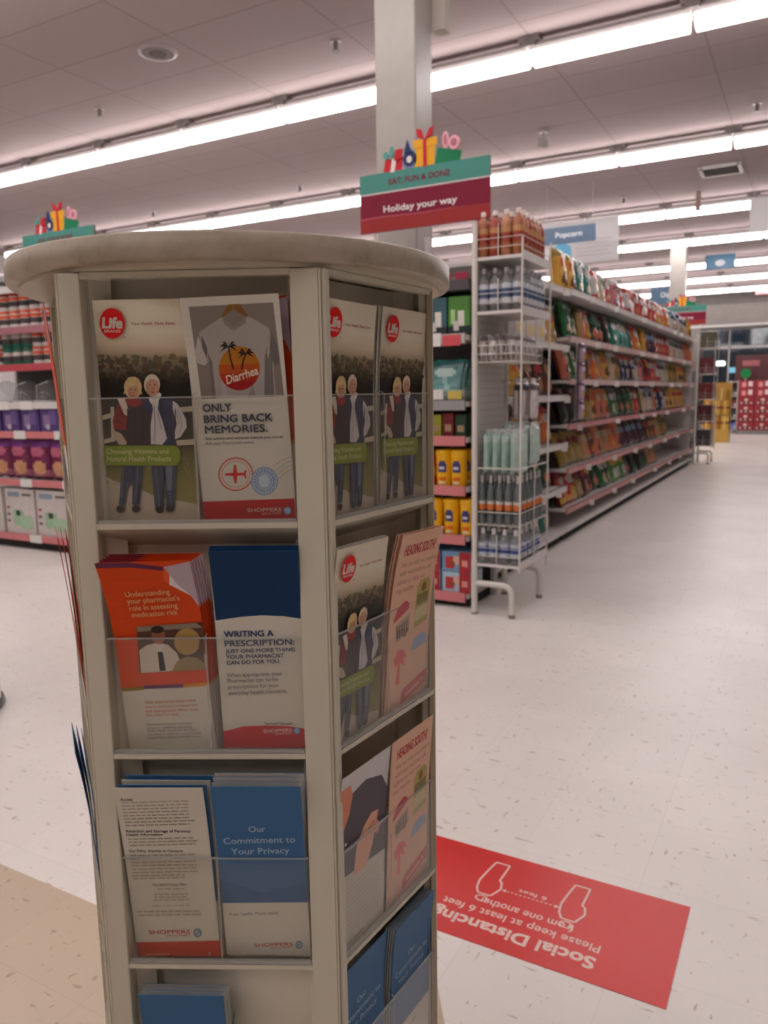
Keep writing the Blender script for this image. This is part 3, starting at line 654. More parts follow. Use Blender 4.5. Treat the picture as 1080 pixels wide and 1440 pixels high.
ph.ell(424,572,62,62,O(150,118,68)); ph.poly([(345,704),(372,660),(420,640),(470,650),(524,690),(528,704)], O(130,110,76)); ph.ell(500,590,22,40,O(86,40,34)); ph.poly([(500,640),(530,620),(530,700),(505,690)], O(168,154,140))
le = Art(*C3); le.z = .0012; CRM = O(206,150,104)
for s, x0, x1, y in (('Understanding',160,366,343),("your pharmacist's",163,406,376),('role in assessing',170,394,410),('medication risk',178,392,442)): le.text(s, x0, x1, y, 24, CRM, .008)
bt = Art(*C3); bt.z = .0006; BR_ = O(176,112,84)
for s, x0, x1, y in (('Your pharmacist plays a vital',212,455,850),('role in medication assessment',214,462,872),('and management. What does',214,464,893),('this mean for you?',216,372,912)): bt.text(s, x0, x1, y, 13, BR_, .01)
for s, x0, x1, y in (('Pharmacists evaluate your prescription',218,438,955),('symptoms, considering interacting,',218,432,972),('health, lifestyle factors and document',218,455,986),('information to make sure your medication',220,478,1003),('is appropriate, effective, and safe for you',220,474,1019)): bt.text(s, x0, x1, y, 9.5, O(110,92,82), .006)
MED = brochure_kind([('printed_bands', bd), ('photograph', ph), ('lettering', le), ('body_text', bt)], edge=O(168,52,16), bend=.022)
MEDF = brochure_kind([('printed_bands', MED_BANDS)], edge=O(168,52,16), bend=.002)
# --- prescription leaflet
C3b = ((572,140),(972,140),(612,1072),(993,1095))
bd = Art(*C3b, w=.0865)
bd.poly([(560,100),(1000,100),(985,460),(900,447),(800,440),(700,446),(590,460)], O(3,40,74))
bd.poly([(590,990),(700,972),(800,972),(900,980),(1010,1000),(1010,1110),(590,1110)], O(166,20,22))
le = Art(*C3b, w=.0865); le.z = .0006; NB = O(30,44,84)
for s, x0, x1, y, c in (('WRITING A',626,852,538,27),('PRESCRIPTION:',628,946,582,27),('JUST ONE MORE THING',630,948,614,18),('YOUR PHARMACIST',632,898,641,18),('CAN DO FOR YOU.',634,880,668,18)): le.text(s, x0, x1, y, c, NB if c > 20 else O(52,58,86), .028)
bt = Art(*C3b, w=.0865); bt.z = .0006
for s, x0, x1, y in (('When appropriate, your',634,888,728),('Pharmacist can write',636,868,755),('prescriptions for your',638,872,784),('everyday health concerns.',640,908,814)): bt.text(s, x0, x1, y, 19, O(104,96,100), .006)
bt.text('Your health. Made easier.', 800, 932, 966, 11, O(70,60,66), .02, .1, y1=974)
lg = Art(*C3b, w=.0865); lg.z = .0006; shoppers(lg, 795, 925, 1008, 16, O(206,150,140), O(90,130,180), 14)
RX = brochure_kind([('printed_bands', bd), ('lettering', le), ('body_text', bt), ('logo', lg)], w=.0865, edge=O(60,100,150))
# --- privacy leaflet, text side
C4 = ((142,98),(546,110),(212,925),(598,932))
bt = Art(*C4); T_ = O(122,108,94)
random.seed(5)
def lines(a, y0, y1, n, x0, dx, wmax, col, th=4, wvar=.08, ctr=None):
    for i in range(n):
        y = y0+(y1-y0)*i/max(1, n-1); xl = x0+dx*(y-y0); wd = wmax*(1-wvar*random.random())
        if ctr: xl = ctr-wd/2
        x = xl
        while x < xl+wd-8:
            l = random.uniform(14, 42); e = min(x+l, xl+wd); a.line([(x, y), (e, y+.012*(e-x))], th, col); x = e+6
lines(bt, 170, 280, 8, 172, .10, 320, T_); lines(bt, 346, 376, 3, 192, .1, 320, T_); lines(bt, 426, 506, 6, 196, .1, 322, T_); lines(bt, 522, 536, 2, 202, .1, 260, T_)
lines(bt, 588, 588, 1, 0, 0, 130, T_, ctr=378); lines(bt, 614, 642, 3, 0, 0, 165, T_, ctr=378); lines(bt, 670, 670, 1, 0, 0, 190, T_, ctr=380, th=3); lines(bt, 697, 715, 2, 216, .1, 310, T_)
le = Art(*C4); DK = O(48,40,38)
le.text('Access', 170, 226, 161, 13, DK, .03); le.text('Retention and Storage of Personal', 184, 478, 314, 13, DK, .03, y1=322); le.text('Health Information', 185, 352, 331, 13, DK, .03, y1=334)
le.text('Our Policy, Inquiries or Concerns', 192, 438, 409, 12, DK, .03, y1=416); le.text('The LEADH Privacy Office', 292, 450, 576, 10, DK, .02)
bd = Art(*C4); bd.poly([(190,855),(620,852),(620,950),(190,950)], O(176,46,26)); bd.line([(246,918),(360,918)], 4, O(210,120,100)); bd.ell(545,918,7,8,O(214,130,110),10)
lg = Art(*C4); shoppers(lg, 266, 460, 814, 19, O(150,38,32), O(96,110,120), 20)
ACC = brochure_kind([('printed_bands', bd), ('lettering', le), ('body_text', bt), ('logo', lg)])
# --- privacy leaflet, cover side
C4b = ((588,120),(1000,128),(636,945),(1022,965))
bd = Art(*C4b); bd.poly([(560,100),(1030,126),(1030,694),(580,682)], O(48,86,124)); bd.poly([(560,560),(800,640),(1030,600),(1030,694),(580,682)], O(42,78,116))
le = Art(*C4b); le.z = .0006; LB = O(150,164,178)
le.text('Our', 756, 832, 342, 28, LB, .0); le.text('Commitment to', 638, 966, 396, 28, LB, .0); le.text('Your Privacy', 672, 938, 448, 28, LB, .0)
bt = Art(*C4b); bt.text('Your health. Made easier.', 652, 886, 748, 15, O(100,88,80), .012)
lg = Art(*C4b); shoppers(lg, 762, 940, 910, 17, O(164,64,56), O(110,124,136), 18)
PRV = brochure_kind([('printed_bands', bd), ('lettering', le), ('body_text', bt), ('logo', lg)], edge=O(60,104,150))
# --- heading south leaflet (peach), drawn on a 400 x 940 grid
PEA = O(196,150,126)
G = ((0,0),(400,0),(0,940),(400,940))
le = Art(*G); le.text('HEADING SOUTH?', 50, 350, 112, 52, O(150,36,40), .03, .1)
bt = Art(*G)
for s, x0, x1, y in (('We can help you prepare',46,384,170),('with vaccinations and',44,350,214),('advice to help you',36,300,258),('stay healthy',34,200,302)): bt.text(s, x0, x1, y, 26, O(150,104,92), .01)
bd = Art(*G)
bd.poly([(240,300),(262,272),(340,262),(372,290),(372,500),(240,520)], O(150,132,72)); bd.poly([(246,420),(366,404),(366,470),(246,486)], O(178,160,120)); bd.ell(308,310,22,26,O(120,70,30)); bd.poly([(250,345),(362,338),(362,392),(250,402)], O(112,98,50))
bd.poly([(40,430),(70,380),(140,352),(175,372),(180,400),(40,452)], O(170,60,66)); bd.poly([(60,470),(190,430),(195,520),(70,560)], O(150,126,112))
for i in range(5): bd.line([(78+22*i,480-6*i),(80+22*i,540-6*i)], 9, O(80,56,52))
bd.poly([(226,620),(250,578),(330,556),(376,580),(380,625),(226,640)], O(130,140,164)); bd.poly([(240,640),(372,628),(352,780),(240,800)], O(190,152,128)); 
bd.poly([(60,640),(100,600),(150,610),(190,660),(150,650),(170,700),(120,670),(126,780),(90,782),(104,668),(76,690)], O(196,80,84))
bd.poly([(150,842),(180,822),(400,770),(400,850),(150,900)], O(170,70,72)); bd.line([(190,864),(330,830)], 18, O(204,140,128)); bd.ell(352,822,9,12,O(214,160,150),10)
bt.text('DTaP', 82, 182, 540, 40, O(90,60,56), .03); le.text('TYPHOID', 236, 366, 690, 36, O(112,100,110), .03)
HDS = brochure_kind([('printed_bands', bd), ('lettering', le), ('body_text', bt)], edge=PEA, front=PEA, bend=.012)
HDSF = brochure_kind([('printed_bands', bd), ('lettering', le), ('body_text', bt)], edge=PEA, front=PEA, bend=.003)
# --- leaflet with a man in a grey polo shirt
ph = Art(*G)
ph.poly([(0,0),(400,0),(400,560),(0,520)], O(178,170,168)); ph.poly([(0,200),(60,120),(200,90),(340,130),(400,220),(400,560),(0,520)], O(72,62,70)); ph.poly([(0,60),(70,60),(96,120),(80,210),(30,300),(0,300)], O(186,112,84))
ph.poly([(130,560),(150,420),(210,340),(270,300),(330,310),(320,360),(360,400),(330,440),(300,420),(290,470),(240,560)], O(196,140,118)); ph.ell(62,360,9,9,O(200,190,190),10); ph.line([(250,380),(292,350)], 6, O(140,84,70))
bt = Art(*G); lines(bt, 600, 840, 11, 40, 0, 320, O(168,156,140), 8); le = Art(*G); le.text('Your health', 60, 220, 905, 20, O(110,96,84))
MAN = brochure_kind([('photograph', ph), ('lettering', le), ('body_text', bt)])

GP = 'further copies stacked behind the front leaflets'
brochure(LIFE, 'vitamin_leaflet', 'vitamins leaflet with couple photo in the front top pocket, left of the travel leaflet', 0, .0278, 1.0780, .0200, .0)
brochure(MEDF, 'medication_leaflet', 'orange leaflet mostly hidden behind the white travel leaflet in the front top pocket', 0, .1290, 1.0770, .0270, .03, .030)
brochure(MEM, 'travel_leaflet', 'white travel leaflet with t-shirt photo and red foot in the front top pocket', 0, .1235, 1.0775, .0215, .085, .028)
brochure(MED, 'medication_leaflet', 'front orange leaflet about medication risk with a photo of two people talking', 0, .0325, .8340, .0200, .105, .022)
for j in range(5):
    brochure(MED, 'medication_leaflet', 'further copy stacked behind the front orange medication leaflet', 0, .0333+.0010*j, .8342+.0012*j, .0218+.0020*j, .103-.004*j, .020-.004*j, GP+' orange', extra=['printed_bands'])
brochure(RX, 'prescription_leaflet', 'blue and white leaflet about writing a prescription, right of the orange pile', 0, .1325, .8400, .0185, .10, -.004)
for j in range(2): brochure(RX, 'prescription_leaflet', 'further copy stacked behind the blue prescription leaflet', 0, .1328, .8416+.0016*j, .0210+.002*j, .096-.005*j, -.002, 'prescription leaflets behind the front one', extra=True)
brochure(ACC, 'privacy_leaflet', 'white text-covered privacy leaflet with red foot in the left pocket of the third tier', 0, .0255, .5975, .0200, .12, .004)
for j in range(3): brochure(PRV if j != 1 else ACC, 'privacy_leaflet', 'privacy leaflet copy showing its edge behind the text-covered one', 0, .0262+.002*j, .5980+.003*j, .0228+.003*j, .110-.006*j, -.004-.004*j, 'privacy leaflets behind the text-covered one', extra=['printed_bands'])
brochure(PRV, 'privacy_leaflet', 'blue and white privacy leaflet beside the text-covered one in the third tier', 0, .1240, .6005, .0190, .125, .0)
for j in range(3): brochure(PRV, 'privacy_leaflet', 'privacy leaflet copy peeping above the front blue and white one', 0, .1243, .6015+.003*j, .0226+.0025*j, .115-.006*j, -.004*j, 'privacy leaflets behind the blue and white one', extra=False)
brochure(PRV, 'privacy_leaflet', 'blue privacy leaflet standing alone in the lowest front pocket', 0, .0305, .3555, .0200, .08, -.005)
for j in range(3): brochure(PRV, 'privacy_leaflet', 'privacy leaflet copy behind the front one in the lowest front pocket', 0, .0312+.001*j, .3560+.001*j, .0226+.0025*j, .072-.006*j, -.008, 'privacy leaflets in the lowest front pocket', extra=False)
# right-hand side
brochure(LIFE, 'vitamin_leaflet', 'vitamins leaflet half hidden by the post in the right side top tier', 1, .0020, 1.0760, .0110, .0, -.012)
brochure(LIFE, 'vitamin_leaflet', 'vitamins leaflet farther right in the right side top tier, fully visible', 1, .1065, 1.0760, .0110, .0, -.010)
for j in range(3): brochure(LIFE, 'vitamin_leaflet', 'vitamins leaflet copy stacked behind the farther right side one', 1, .1040-.0010*j, 1.0762+.001*j, .0138+.0025*j, .0, -.008, 'vitamins leaflets stacked in the right side top tier', extra=False)
brochure(LIFE, 'vitamin_leaflet', 'vitamins leaflet in the right side second tier beside the peach leaflet', 1, .0035, .8360, .0110, .045, -.012)
for j in range(3): brochure(LIFE, 'vitamin_leaflet', 'vitamins leaflet copy behind the one in the right side second tier', 1, .0040+.0012*j, .8362, .0138+.003*j, .045, -.010, 'vitamins leaflets stacked in the right side second tier', extra=False)
brochure(HDS, 'travel_advice_leaflet', 'peach heading south leaflet leaning out of the right side second tier', 1, .1040, .8350, .0100, .06, -.035)
for j in range(2): brochure(HDS, 'travel_advice_leaflet', 'peach leaflet copy behind the upper leaning one', 1, .1030, .8352, .0130+.003*j, .055, -.030, 'peach leaflets stacked in the right side second tier', extra=False)
brochure(MAN, 'health_leaflet', 'leaflet with a man in grey polo shirt in the right side third tier', 1, .0060, .5970, .0110, .04, .0)
brochure(HDSF, 'travel_advice_leaflet', 'peach heading south leaflet in the right side third tier, beside the man leaflet', 1, .1020, .5985, .0100, .055, .012)
brochure(PRV, 'privacy_leaflet', 'blue leaflet in the lowest right side tier nearest the front post', 1, .0035, .3665, .0120, .0, -.01)
brochure(PRV, 'privacy_leaflet', 'blue leaflet in the lowest right side tier farther from the front post', 1, .1045, .3610, .0100, .02, -.01)
for j in range(4): brochure(PRV, 'privacy_leaflet', 'blue leaflet copy in the pile of the lowest right side tier', 1, .1040-.0006*j, .3612, .0128+.003*j, .018, -.008, 'blue leaflets piled in the lowest right side tier', extra=False)
# left-hand side, seen edge-on
brochure(MEDF, 'medication_leaflet', 'orange and purple leaflet sticking out of the left side top tier', 5, .120, 1.0802, .004, .06, .0)
brochure(LIFE, 'vitamin_leaflet', 'white leaflet edge beside the orange one in the left side top tier', 5, .020, 1.0802, .004, .03, .0)
for j in range(3): brochure(MEDF, 'medication_leaflet', 'red orange leaflet splaying out of the left side second tier', 5, .125-.012*j, .8424, .004, .035+.022*j, .0, 'red orange leaflets splaying from the left side second tier', extra=['printed_bands'])
for j in range(3): brochure(RX, 'prescription_leaflet', 'dark leaflet splaying out of the left side third tier', 5, .125-.012*j, .6046, .004, .015+.022*j, .0, 'dark leaflets splaying from the left side third tier', extra=['printed_bands'])
# ------------------------------------------------------------------ snack aisle shelving
WHT, PINK, GREYM, KICK = (.66,.62,.60), (.56,.245,.24), (.52,.49,.475), (.035,.032,.032)
PALE_PINK = (.66,.46,.44)
GX, G0, G1 = -1.69, 6.13, 13.42
LEV = [1.985, 1.625, 1.295, .940, .585, .262]
SHELF_PINK = [WHT, PALE_PINK, PALE_PINK, PINK, PINK, PINK]
def shelving(label, y0, y1, levels, cols, depth=.42, end=True, tags=7):
    t = thing('shelving_unit', label, 'shelving', (GX, y0, 0)); L = y1-y0
    MB().box(-depth-.06, -depth-.02, 0, L, .05, levels[0]+.02, (.50,.475,.46)).build('back_panel', M['paint'], t)
    n = max(1, round(L/1.21))
    for i in range(n+1):
        MB().box(-depth-.02, -depth+.015, i*L/n-.012, i*L/n+.012, .05, levels[0]+.16 if i < n else levels[0]+.04, GREYM).build('upright', M['paint'], t)
    for k, z in enumerate(levels):
        d = depth if k else depth
        s = MB().box(-d, -.018, 0, L, z-.028, z-.004, WHT).build('shelf', M['paint'], t)
        r = MB(); r.box(-.018, 0, 0.004, L-.004, z-.040, z+.006, cols[k]); r.box(-.016, .002, 0.004, L-.004, z-.002, z+.006, tuple(c*.9 for c in cols[k]))
        for i in range(1, n): r.box(-.001, .0012, i*L/n-.006, i*L/n+.006, z-.040, z+.006, (.25,.2,.2))
        r.build('price_rail', M['paint'], s)
        random.seed(int(z*1000)+n)
        for j in range(tags):
            y = L*(j+.5+random.uniform(-.3,.3))/tags
            MB().box(.0015, .045, y, y+.003, z-.055, z-.005, (.75,.72,.70)).build('price_tag', M['paper'], s)
    MB().box(-depth, 0, 0, L, .075, .105, WHT).build('base_deck', M['paint'], t)
    MB().box(-depth, -.05, 0.01, L-.01, 0, .075, KICK).build('kick_plate', M['matte'], t)
    if end: MB().box(-depth-.06, -.05, L, L+.02, 0, levels[0]+.12, (.60,.565,.545)).build('end_panel', M['paint'], t)
    return t
shelving('long white snack shelving with pink price rails right of the brochure stand', G0, G1, LEV, SHELF_PINK)
NEAR = [1.965, 1.55, 1.17, .80, .455]
shelving('short white shelving bay between the endcap and the long snack shelving', 4.36, 6.10, NEAR, [WHT]*5, depth=.38, end=False, tags=3)

# ------------------------------------------------------------------ snack bags
def bag_mesh(w, h, d, design, seed):
    rnd = random.Random(seed); nu, nv = 12, 18; m = MB(); ph1, ph2, ph3 = [rnd.uniform(0, 6) for _ in range(3)]
    def P(i, j, s):
        u, v = i/nu, j/nv; x = (u-.5)*w; z = v*h
        e = max(0, 1-abs(2*u-1)**2.6)**.6 * max(0, 1-abs(2*v-1)**5)**.5
        wr = .10*math.sin(9*u+5*v+ph1)+.08*math.sin(17*v-6*u+ph2)+.06*math.sin(26*u+ph3+3*v)
        edge = 1-.06*math.sin(PI*v)
        if j in (0, nv): e = 0
        return (x*edge, -s*d/2*e*(1+wr) - (.003*s), z + .006*math.sin(11*u+ph1)*(1 if j in (0,nv) else 0))
    for s in (1, -1):
        vs = [P(i, j, s) for j in range(nv+1) for i in range(nu+1)]; N = nu+1
        fs = [(j*N+i, j*N+i+1, (j+1)*N+i+1, (j+1)*N+i) for j in range(nv) for i in range(nu)]
        if s < 0: fs = [f[::-1] for f in fs]
        def col(f):
            i = min(f) % N; j = min(f)//N; return design((i+.5)/nu, (j+.5)/nv) if s > 0 else design(0.02, .5)
        m.add(vs, fs, col, True)
    return m.mesh('snack_bag', M['foil'])
def dz(base, band=None, logo=None, foot=None, pic=None, stripe=None):
    def f(u, v):
        if v > .94 or v < .055: return tuple(c*.85 for c in base)
        if logo and ((u-.5)/.36)**2+((v-.66)/.13)**2 < 1: return logo
        if pic and ((u-.55)/.30)**2+((v-.27)/.16)**2 < 1: return pic
        if band and v > .80: return band
        if foot and v < .22: return foot
        if stripe and abs(u-.5+.3*(v-.5)) < .08: return stripe
        return base
    return f
Cc = dict(yellow=S(225,165,20), olive=S(150,125,25), teal=S(20,120,110), red=S(195,35,30), dred=S(130,20,25), orange=S(225,110,20), salmon=S(215,110,75), white=S(205,198,192), navy=S(25,40,95),
          green=S(20,105,55), lgreen=S(70,150,60), dgreen=S(15,65,40), purple=S(70,30,70), black=S(28,24,26), brown=S(110,60,30), tan=S(185,140,85), beige=S(205,180,145), pink=S(215,120,125), mint=S(95,190,170), sky=S(120,150,185), maroon=S(85,25,30))
Cc = {k: tuple(.78*(.88*q+.12*(v[0]*.3+v[1]*.6+v[2]*.1)) for q in v) for k, v in Cc.items()}
c_ = Cc
DES = {
 'yellow': dz(c_['yellow'], c_['olive'], c_['orange'], None, c_['brown']), 'plain yellow': dz(c_['yellow'], None, c_['red'], None, c_['tan']), 'olive yellow': dz(c_['olive'], c_['olive'], c_['dred'], None, c_['tan']),
 'teal': dz(c_['teal'], c_['dgreen'], c_['white'], None, c_['beige']), 'mint': dz(c_['mint'], c_['teal'], c_['white'], None, c_['teal']), 'red': dz(c_['red'], c_['dred'], c_['white'], None, c_['salmon']), 'deep red': dz(c_['dred'], c_['red'], c_['yellow'], c_['red'], None),
 'orange': dz(c_['orange'], c_['red'], c_['white'], None, c_['yellow']), 'salmon': dz(c_['salmon'], c_['orange'], c_['beige'], None, c_['brown']), 'white': dz(c_['white'], c_['sky'], c_['navy'], None, c_['beige']), 'white and red': dz(c_['white'], c_['red'], c_['red'], c_['red'], None),
 'navy and white': dz(c_['white'], c_['navy'], c_['navy'], None, c_['tan']), 'navy': dz(c_['navy'], c_['red'], c_['white'], None, c_['beige']), 'green': dz(c_['green'], c_['dgreen'], c_['white'], None, c_['beige']), 'bright green': dz(c_['lgreen'], c_['green'], c_['yellow'], None, c_['white']),
 'dark green': dz(c_['dgreen'], c_['black'], c_['green'], None, c_['salmon']), 'purple': dz(c_['purple'], c_['black'], c_['sky'], None, c_['maroon']), 'black': dz(c_['black'], c_['maroon'], c_['brown'], None, c_['green']), 'brown': dz(c_['brown'], c_['maroon'], c_['tan'], None, c_['orange']),
 'tan': dz(c_['tan'], c_['brown'], c_['beige'], None, c_['salmon']), 'beige': dz(c_['beige'], c_['white'], c_['green'], None, c_['salmon']), 'pink': dz(c_['pink'], c_['white'], c_['dred'], None, c_['purple']), 'maroon': dz(c_['maroon'], c_['black'], c_['red'], None, c_['tan']),
 'red and yellow': dz(c_['red'], c_['dred'], c_['white'], c_['yellow'], c_['yellow']), 'green and beige': dz(c_['green'], c_['green'], c_['dgreen'], None, c_['beige'], c_['beige']),
}
BAGS = {}
def bag_me(name, size):
    key = (name, size)
    if key not in BAGS: BAGS[key] = bag_mesh({'S':.20,'M':.245,'L':.275}[size], {'S':.235,'M':.295,'L':.33}[size], {'S':.075,'M':.085,'L':.10}[size], DES[name], len(BAGS)*7+3)
    return BAGS[key]
rb = random.Random(11)
def snack_bag(name, size, x, y, z, lean, label, group, rz=0):
    o = bpy.data.objects.new('snack_bag', bag_me(name, size)); COL.objects.link(o)
    o.matrix_world = Matrix.Translation((x, y, z)) @ Matrix.Rotation(PI/2+rz, 4, 'Z') @ Matrix.Rotation(-lean, 4, 'X')
    return tag(o, label, 'snack bag', group)
def bag_row(level, y0, y1, seq, size, step, where, lean=.22, x=GX-.105, zoff=.004):
    y = y0; i = 0
    for item in seq:
        nm, cnt = item if isinstance(item, tuple) else (item, 1)
        for _ in range(cnt):
            if y > y1: return
            i += 1; W = {'S':.20,'M':.235,'L':.27}[size]
            snack_bag(nm, size, x+rb.uniform(-.02,.02), y+step/2, level+zoff, lean+rb.uniform(-.05,.06),
                      '%s snack bag, %s, %s bag from near end' % (nm, where, ORD[i]), 'snack bags, '+where, rb.uniform(-.12,.12))
            y += step
W_ = ['top of the long snack shelving', 'second long snack shelf from top', 'third long snack shelf from top', 'fourth long snack shelf from top', 'fifth long snack shelf from top', 'lowest long snack shelf']
for i in range(4): snack_bag(['yellow','yellow','teal','teal'][i], 'L', GX-.13, 6.26+.25*i, LEV[0]+.004, .12, 'tall %s snack bag on top of the long snack shelving, %s of its pair' % (['yellow','yellow','teal','teal'][i], ['nearer','farther'][i%2]), 'tall bags on top of the long shelving')
bag_row(LEV[0], 7.15, 13.3, ['white and red','beige',('red',1),('pink',2),('red',1),('white and red',2),('red',2),('white and red',1),('red',2),('orange',4),'white',('white',2),('navy and white',4),'white',('yellow',2),('white',4)], 'M', .235, W_[0], .14)
bag_row(LEV[1], 6.2, 13.3, [('green and beige',2),'tan','orange',('dark green',2),'black',('teal',1),('mint',3),'teal',('orange',2),'yellow',('purple',2),'pink',('red',4),'white',('beige',2),('white',3),('salmon',2),'orange','beige'], 'M', .236, W_[1])
bag_row(LEV[2], 6.2, 13.3, ['salmon',('green',2),'brown',('orange',1),'tan',('yellow',1),'beige','olive yellow',('navy',3),'navy and white',('pink',1),('deep red',2),('red',2),'white and red',('white',2),'beige',('olive yellow',3),('yellow',3),'olive yellow'], 'M', .238, W_[2])
bag_row(LEV[3], 6.2, 13.3, [('black',3),'olive yellow',('yellow',1),('salmon',2),('green',2),('dark green',2),('green',1),'red','deep red',('beige',1),('white',2),'salmon',('navy',2),'navy and white',('yellow',2),('plain yellow',5)], 'M', .240, W_[3])
bag_row(LEV[4], 6.2, 11.9, [('olive yellow',3),('tan',1),'brown',('salmon',1),('tan',2),'orange',('salmon',1),('purple',5),'black',('maroon',1),('brown',2),('tan',2),'olive yellow'], 'M', .232, W_[4], .30)
bag_row(LEV[5], 6.2, 11.2, [('red and yellow',2),'olive yellow','maroon',('deep red',1),('dark green',1),('green',2),('bright green',3),('dark green',1),('black',5),('tan',2)], 'M', .236, W_[5], .34)
# near bay
NB = 'the short shelving bay'
def carton(name, label, cat, loc, w, d, h, base, patches=(), group=None, rz=PI/2, mat='pack', copies=None):
    m = MB(); m.box(-w/2, w/2, 0, d, 0, h, base)
    for k, (x0, x1, z0, z1, c) in enumerate(patches):
        e = .0006*(k+1); m.poly([(-w/2+x0*w, -e, z0*h), (-w/2+x1*w, -e, z0*h), (-w/2+x1*w, -e, z1*h), (-w/2+x0*w, -e, z1*h)], c)
        if x0 == 0 and x1 == 1: m.poly([(w/2+e, 0, z0*h), (w/2+e, d, z0*h), (w/2+e, d, z1*h), (w/2+e, 0, z1*h)], c); m.poly([(-w/2-e, d, z0*h), (-w/2-e, 0, z0*h), (-w/2-e, 0, z1*h), (-w/2-e, d, z1*h)], c)
    o = m.build(name, M[mat], loc=loc, bevel=.003); o.rotation_euler = (0, 0, rz); return tag(o, label, cat, group)
for i in range(3):
    carton('snack_carton', 'red and white carton on top of the short shelving bay, %s from the near end' % ORD[i+1], 'carton', (GX-.04, 4.75+.24*i, NEAR[0]+.001), .20, .16, .29-.03*i, S(195,35,35), [(0,1,0,.45,S(220,205,195)), (.2,.8,.5,.8,S(225,180,170))], 'red and white cartons on the short bay')
for i in range(3):
    carton('white_carton', 'white carton with purple lid band on the second short bay shelf, %s from near end' % ORD[i+1], 'carton', (GX-.04, 5.05+.22*i, NEAR[1]+.001), .20, .18, .27, S(205,196,192), [(0,1,.75,1,S(90,60,120)), (.2,.8,.15,.4,S(215,190,130))], 'white and purple cartons')
for i in range(2): snack_bag('plain yellow', 'M', GX-.12, 5.72+.24*i, NEAR[1]+.004, .15, 'yellow snack bag on the second short bay shelf, %s one' % ('nearer' if i == 0 else 'farther'), 'yellow bags on the short bay')
for i in range(5): snack_bag(['plain yellow','yellow','brown','maroon','brown'][i], 'M', GX-.13, 4.95+.24*i, NEAR[2]+.004, .15, '%s snack bag on the third short bay shelf, %s from near end' % (['plain yellow','yellow','brown','maroon','brown'][i], ORD[i+1]), 'snack bags on the third short bay shelf')
for i in range(5): snack_bag(['white','brown','orange','brown','orange'][i], 'M', GX-.13, 4.95+.24*i, NEAR[3]+.004, .2, '%s snack bag on the fourth short bay shelf, %s from near end' % (['white','brown','orange','brown','orange'][i], ORD[i+1]), 'snack bags on the fourth short bay shelf')
for i in range(5): snack_bag(['navy and white','beige','dark green','green','dark green'][i], 'M', GX-.13, 4.95+.24*i, NEAR[4]+.004, .2, '%s snack bag on the fifth short bay shelf, %s from near end' % (['navy and white','beige','dark green','green','dark green'][i], ORD[i+1]), 'snack bags on the fifth short bay shelf')
for i in range(5): snack_bag(['white','beige','white','green','teal'][i], 'M', GX-.13, 4.90+.25*i, .108, .2, '%s snack bag on the base deck of the short bay, %s from near end' % (['white','beige','white','green','teal'][i], ORD[i+1]), 'snack bags on the short bay base')
# merchandising strip hung between the bays, four pouches hooked on it
t = thing('clip_strip', 'narrow hanging strip between the short bay and the long snack shelving', 'clip strip', (GX+.05, 6.12, .98))
MB().box(-.002, .002, -.012, .012, 0, .62, (.6,.58,.58)).build('strip', M['plastic'], t)
MB().tube([(-.055,0,.60),(.0,0,.60)], .004, (.5,.5,.5), 6).build('hook', M['paint'], t)
POUCH = bag_mesh(.11, .15, .05, dz(S(165,140,160), S(95,60,100), S(205,190,195), None, S(200,150,90)), 91)
for i in range(4):
    o = bpy.data.objects.new('hanging_pouch', POUCH); COL.objects.link(o)
    o.matrix_world = Matrix.Translation((GX+.085, 6.12, 1.42-.145*i)) @ Matrix.Rotation(PI/2, 4, 'Z')
    tag(o, 'mauve and white pouch on the hanging strip, %s from its top' % ORD[i+1], 'pouch', 'mauve pouches on the strip')

# ------------------------------------------------------------------ endcap facing the stand (right)
def endcap(label, x0, x1, y, levels, cols, top, rail=None, dep=.38, back=(.10,.095,.095)):
    t = thing('endcap_shelving', label, 'shelving', ((x0+x1)/2, y, 0)); hw = (x1-x0)/2
    MB().box(-hw, hw, dep, dep+.03, .05, top, back).build('back_panel', M['matte'], t)
    for s in (-1, 1): MB().box(s*hw-.012, s*hw+.012, dep-.03, dep+.03, 0, top, GREYM).build('upright', M['paint'], t)
    for z, c in zip(levels, cols):
        s = MB().box(-hw+.015, hw-.015, .016, dep, z-.03, z-.004, (.50,.47,.455)).build('shelf', M['paint'], t)
        MB().box(-hw+.02, hw-.03, 0, .016, z-.050, z+.004, c).build('price_rail', M['paint'], s)
    MB().box(-hw+.02, hw-.02, .05, dep, 0, .075, KICK).build('kick_plate', M['matte'], t)
    return t
EL = [1.515, 1.16, .965, .69, .415, .085]
ROSE = (.60,.20,.205)
ec = endcap('endcap shelving with pink price rails just right of the brochure stand', -2.90, -1.625, 3.92, EL, [GREYM, (.3,.3,.3), ROSE, ROSE, ROSE, ROSE], 1.80)
MB().box(-.63, .63, .0, .36, 1.745, 1.80, (.10,.095,.095)).build('top_board', M['matte'], ec)
MB().box(.48,.585,-.006,-.001,1.455,1.512,S(205,85,90)).build('price_card', M['paper'], ec); MB().box(.38,.47,-.006,-.001,1.455,1.525,(.72,.70,.68)).build('price_card', M['paper'], ec)
for i, x in enumerate((-1.83, -1.73)):
    carton('pink_sign_card', 'small crimson card standing on the endcap top board, %s one' % ('left' if i == 0 else 'right'), 'card', (x, 4.05, 1.801), .075, .01, .055, S(195,60,95), [], None, 0, 'paper')
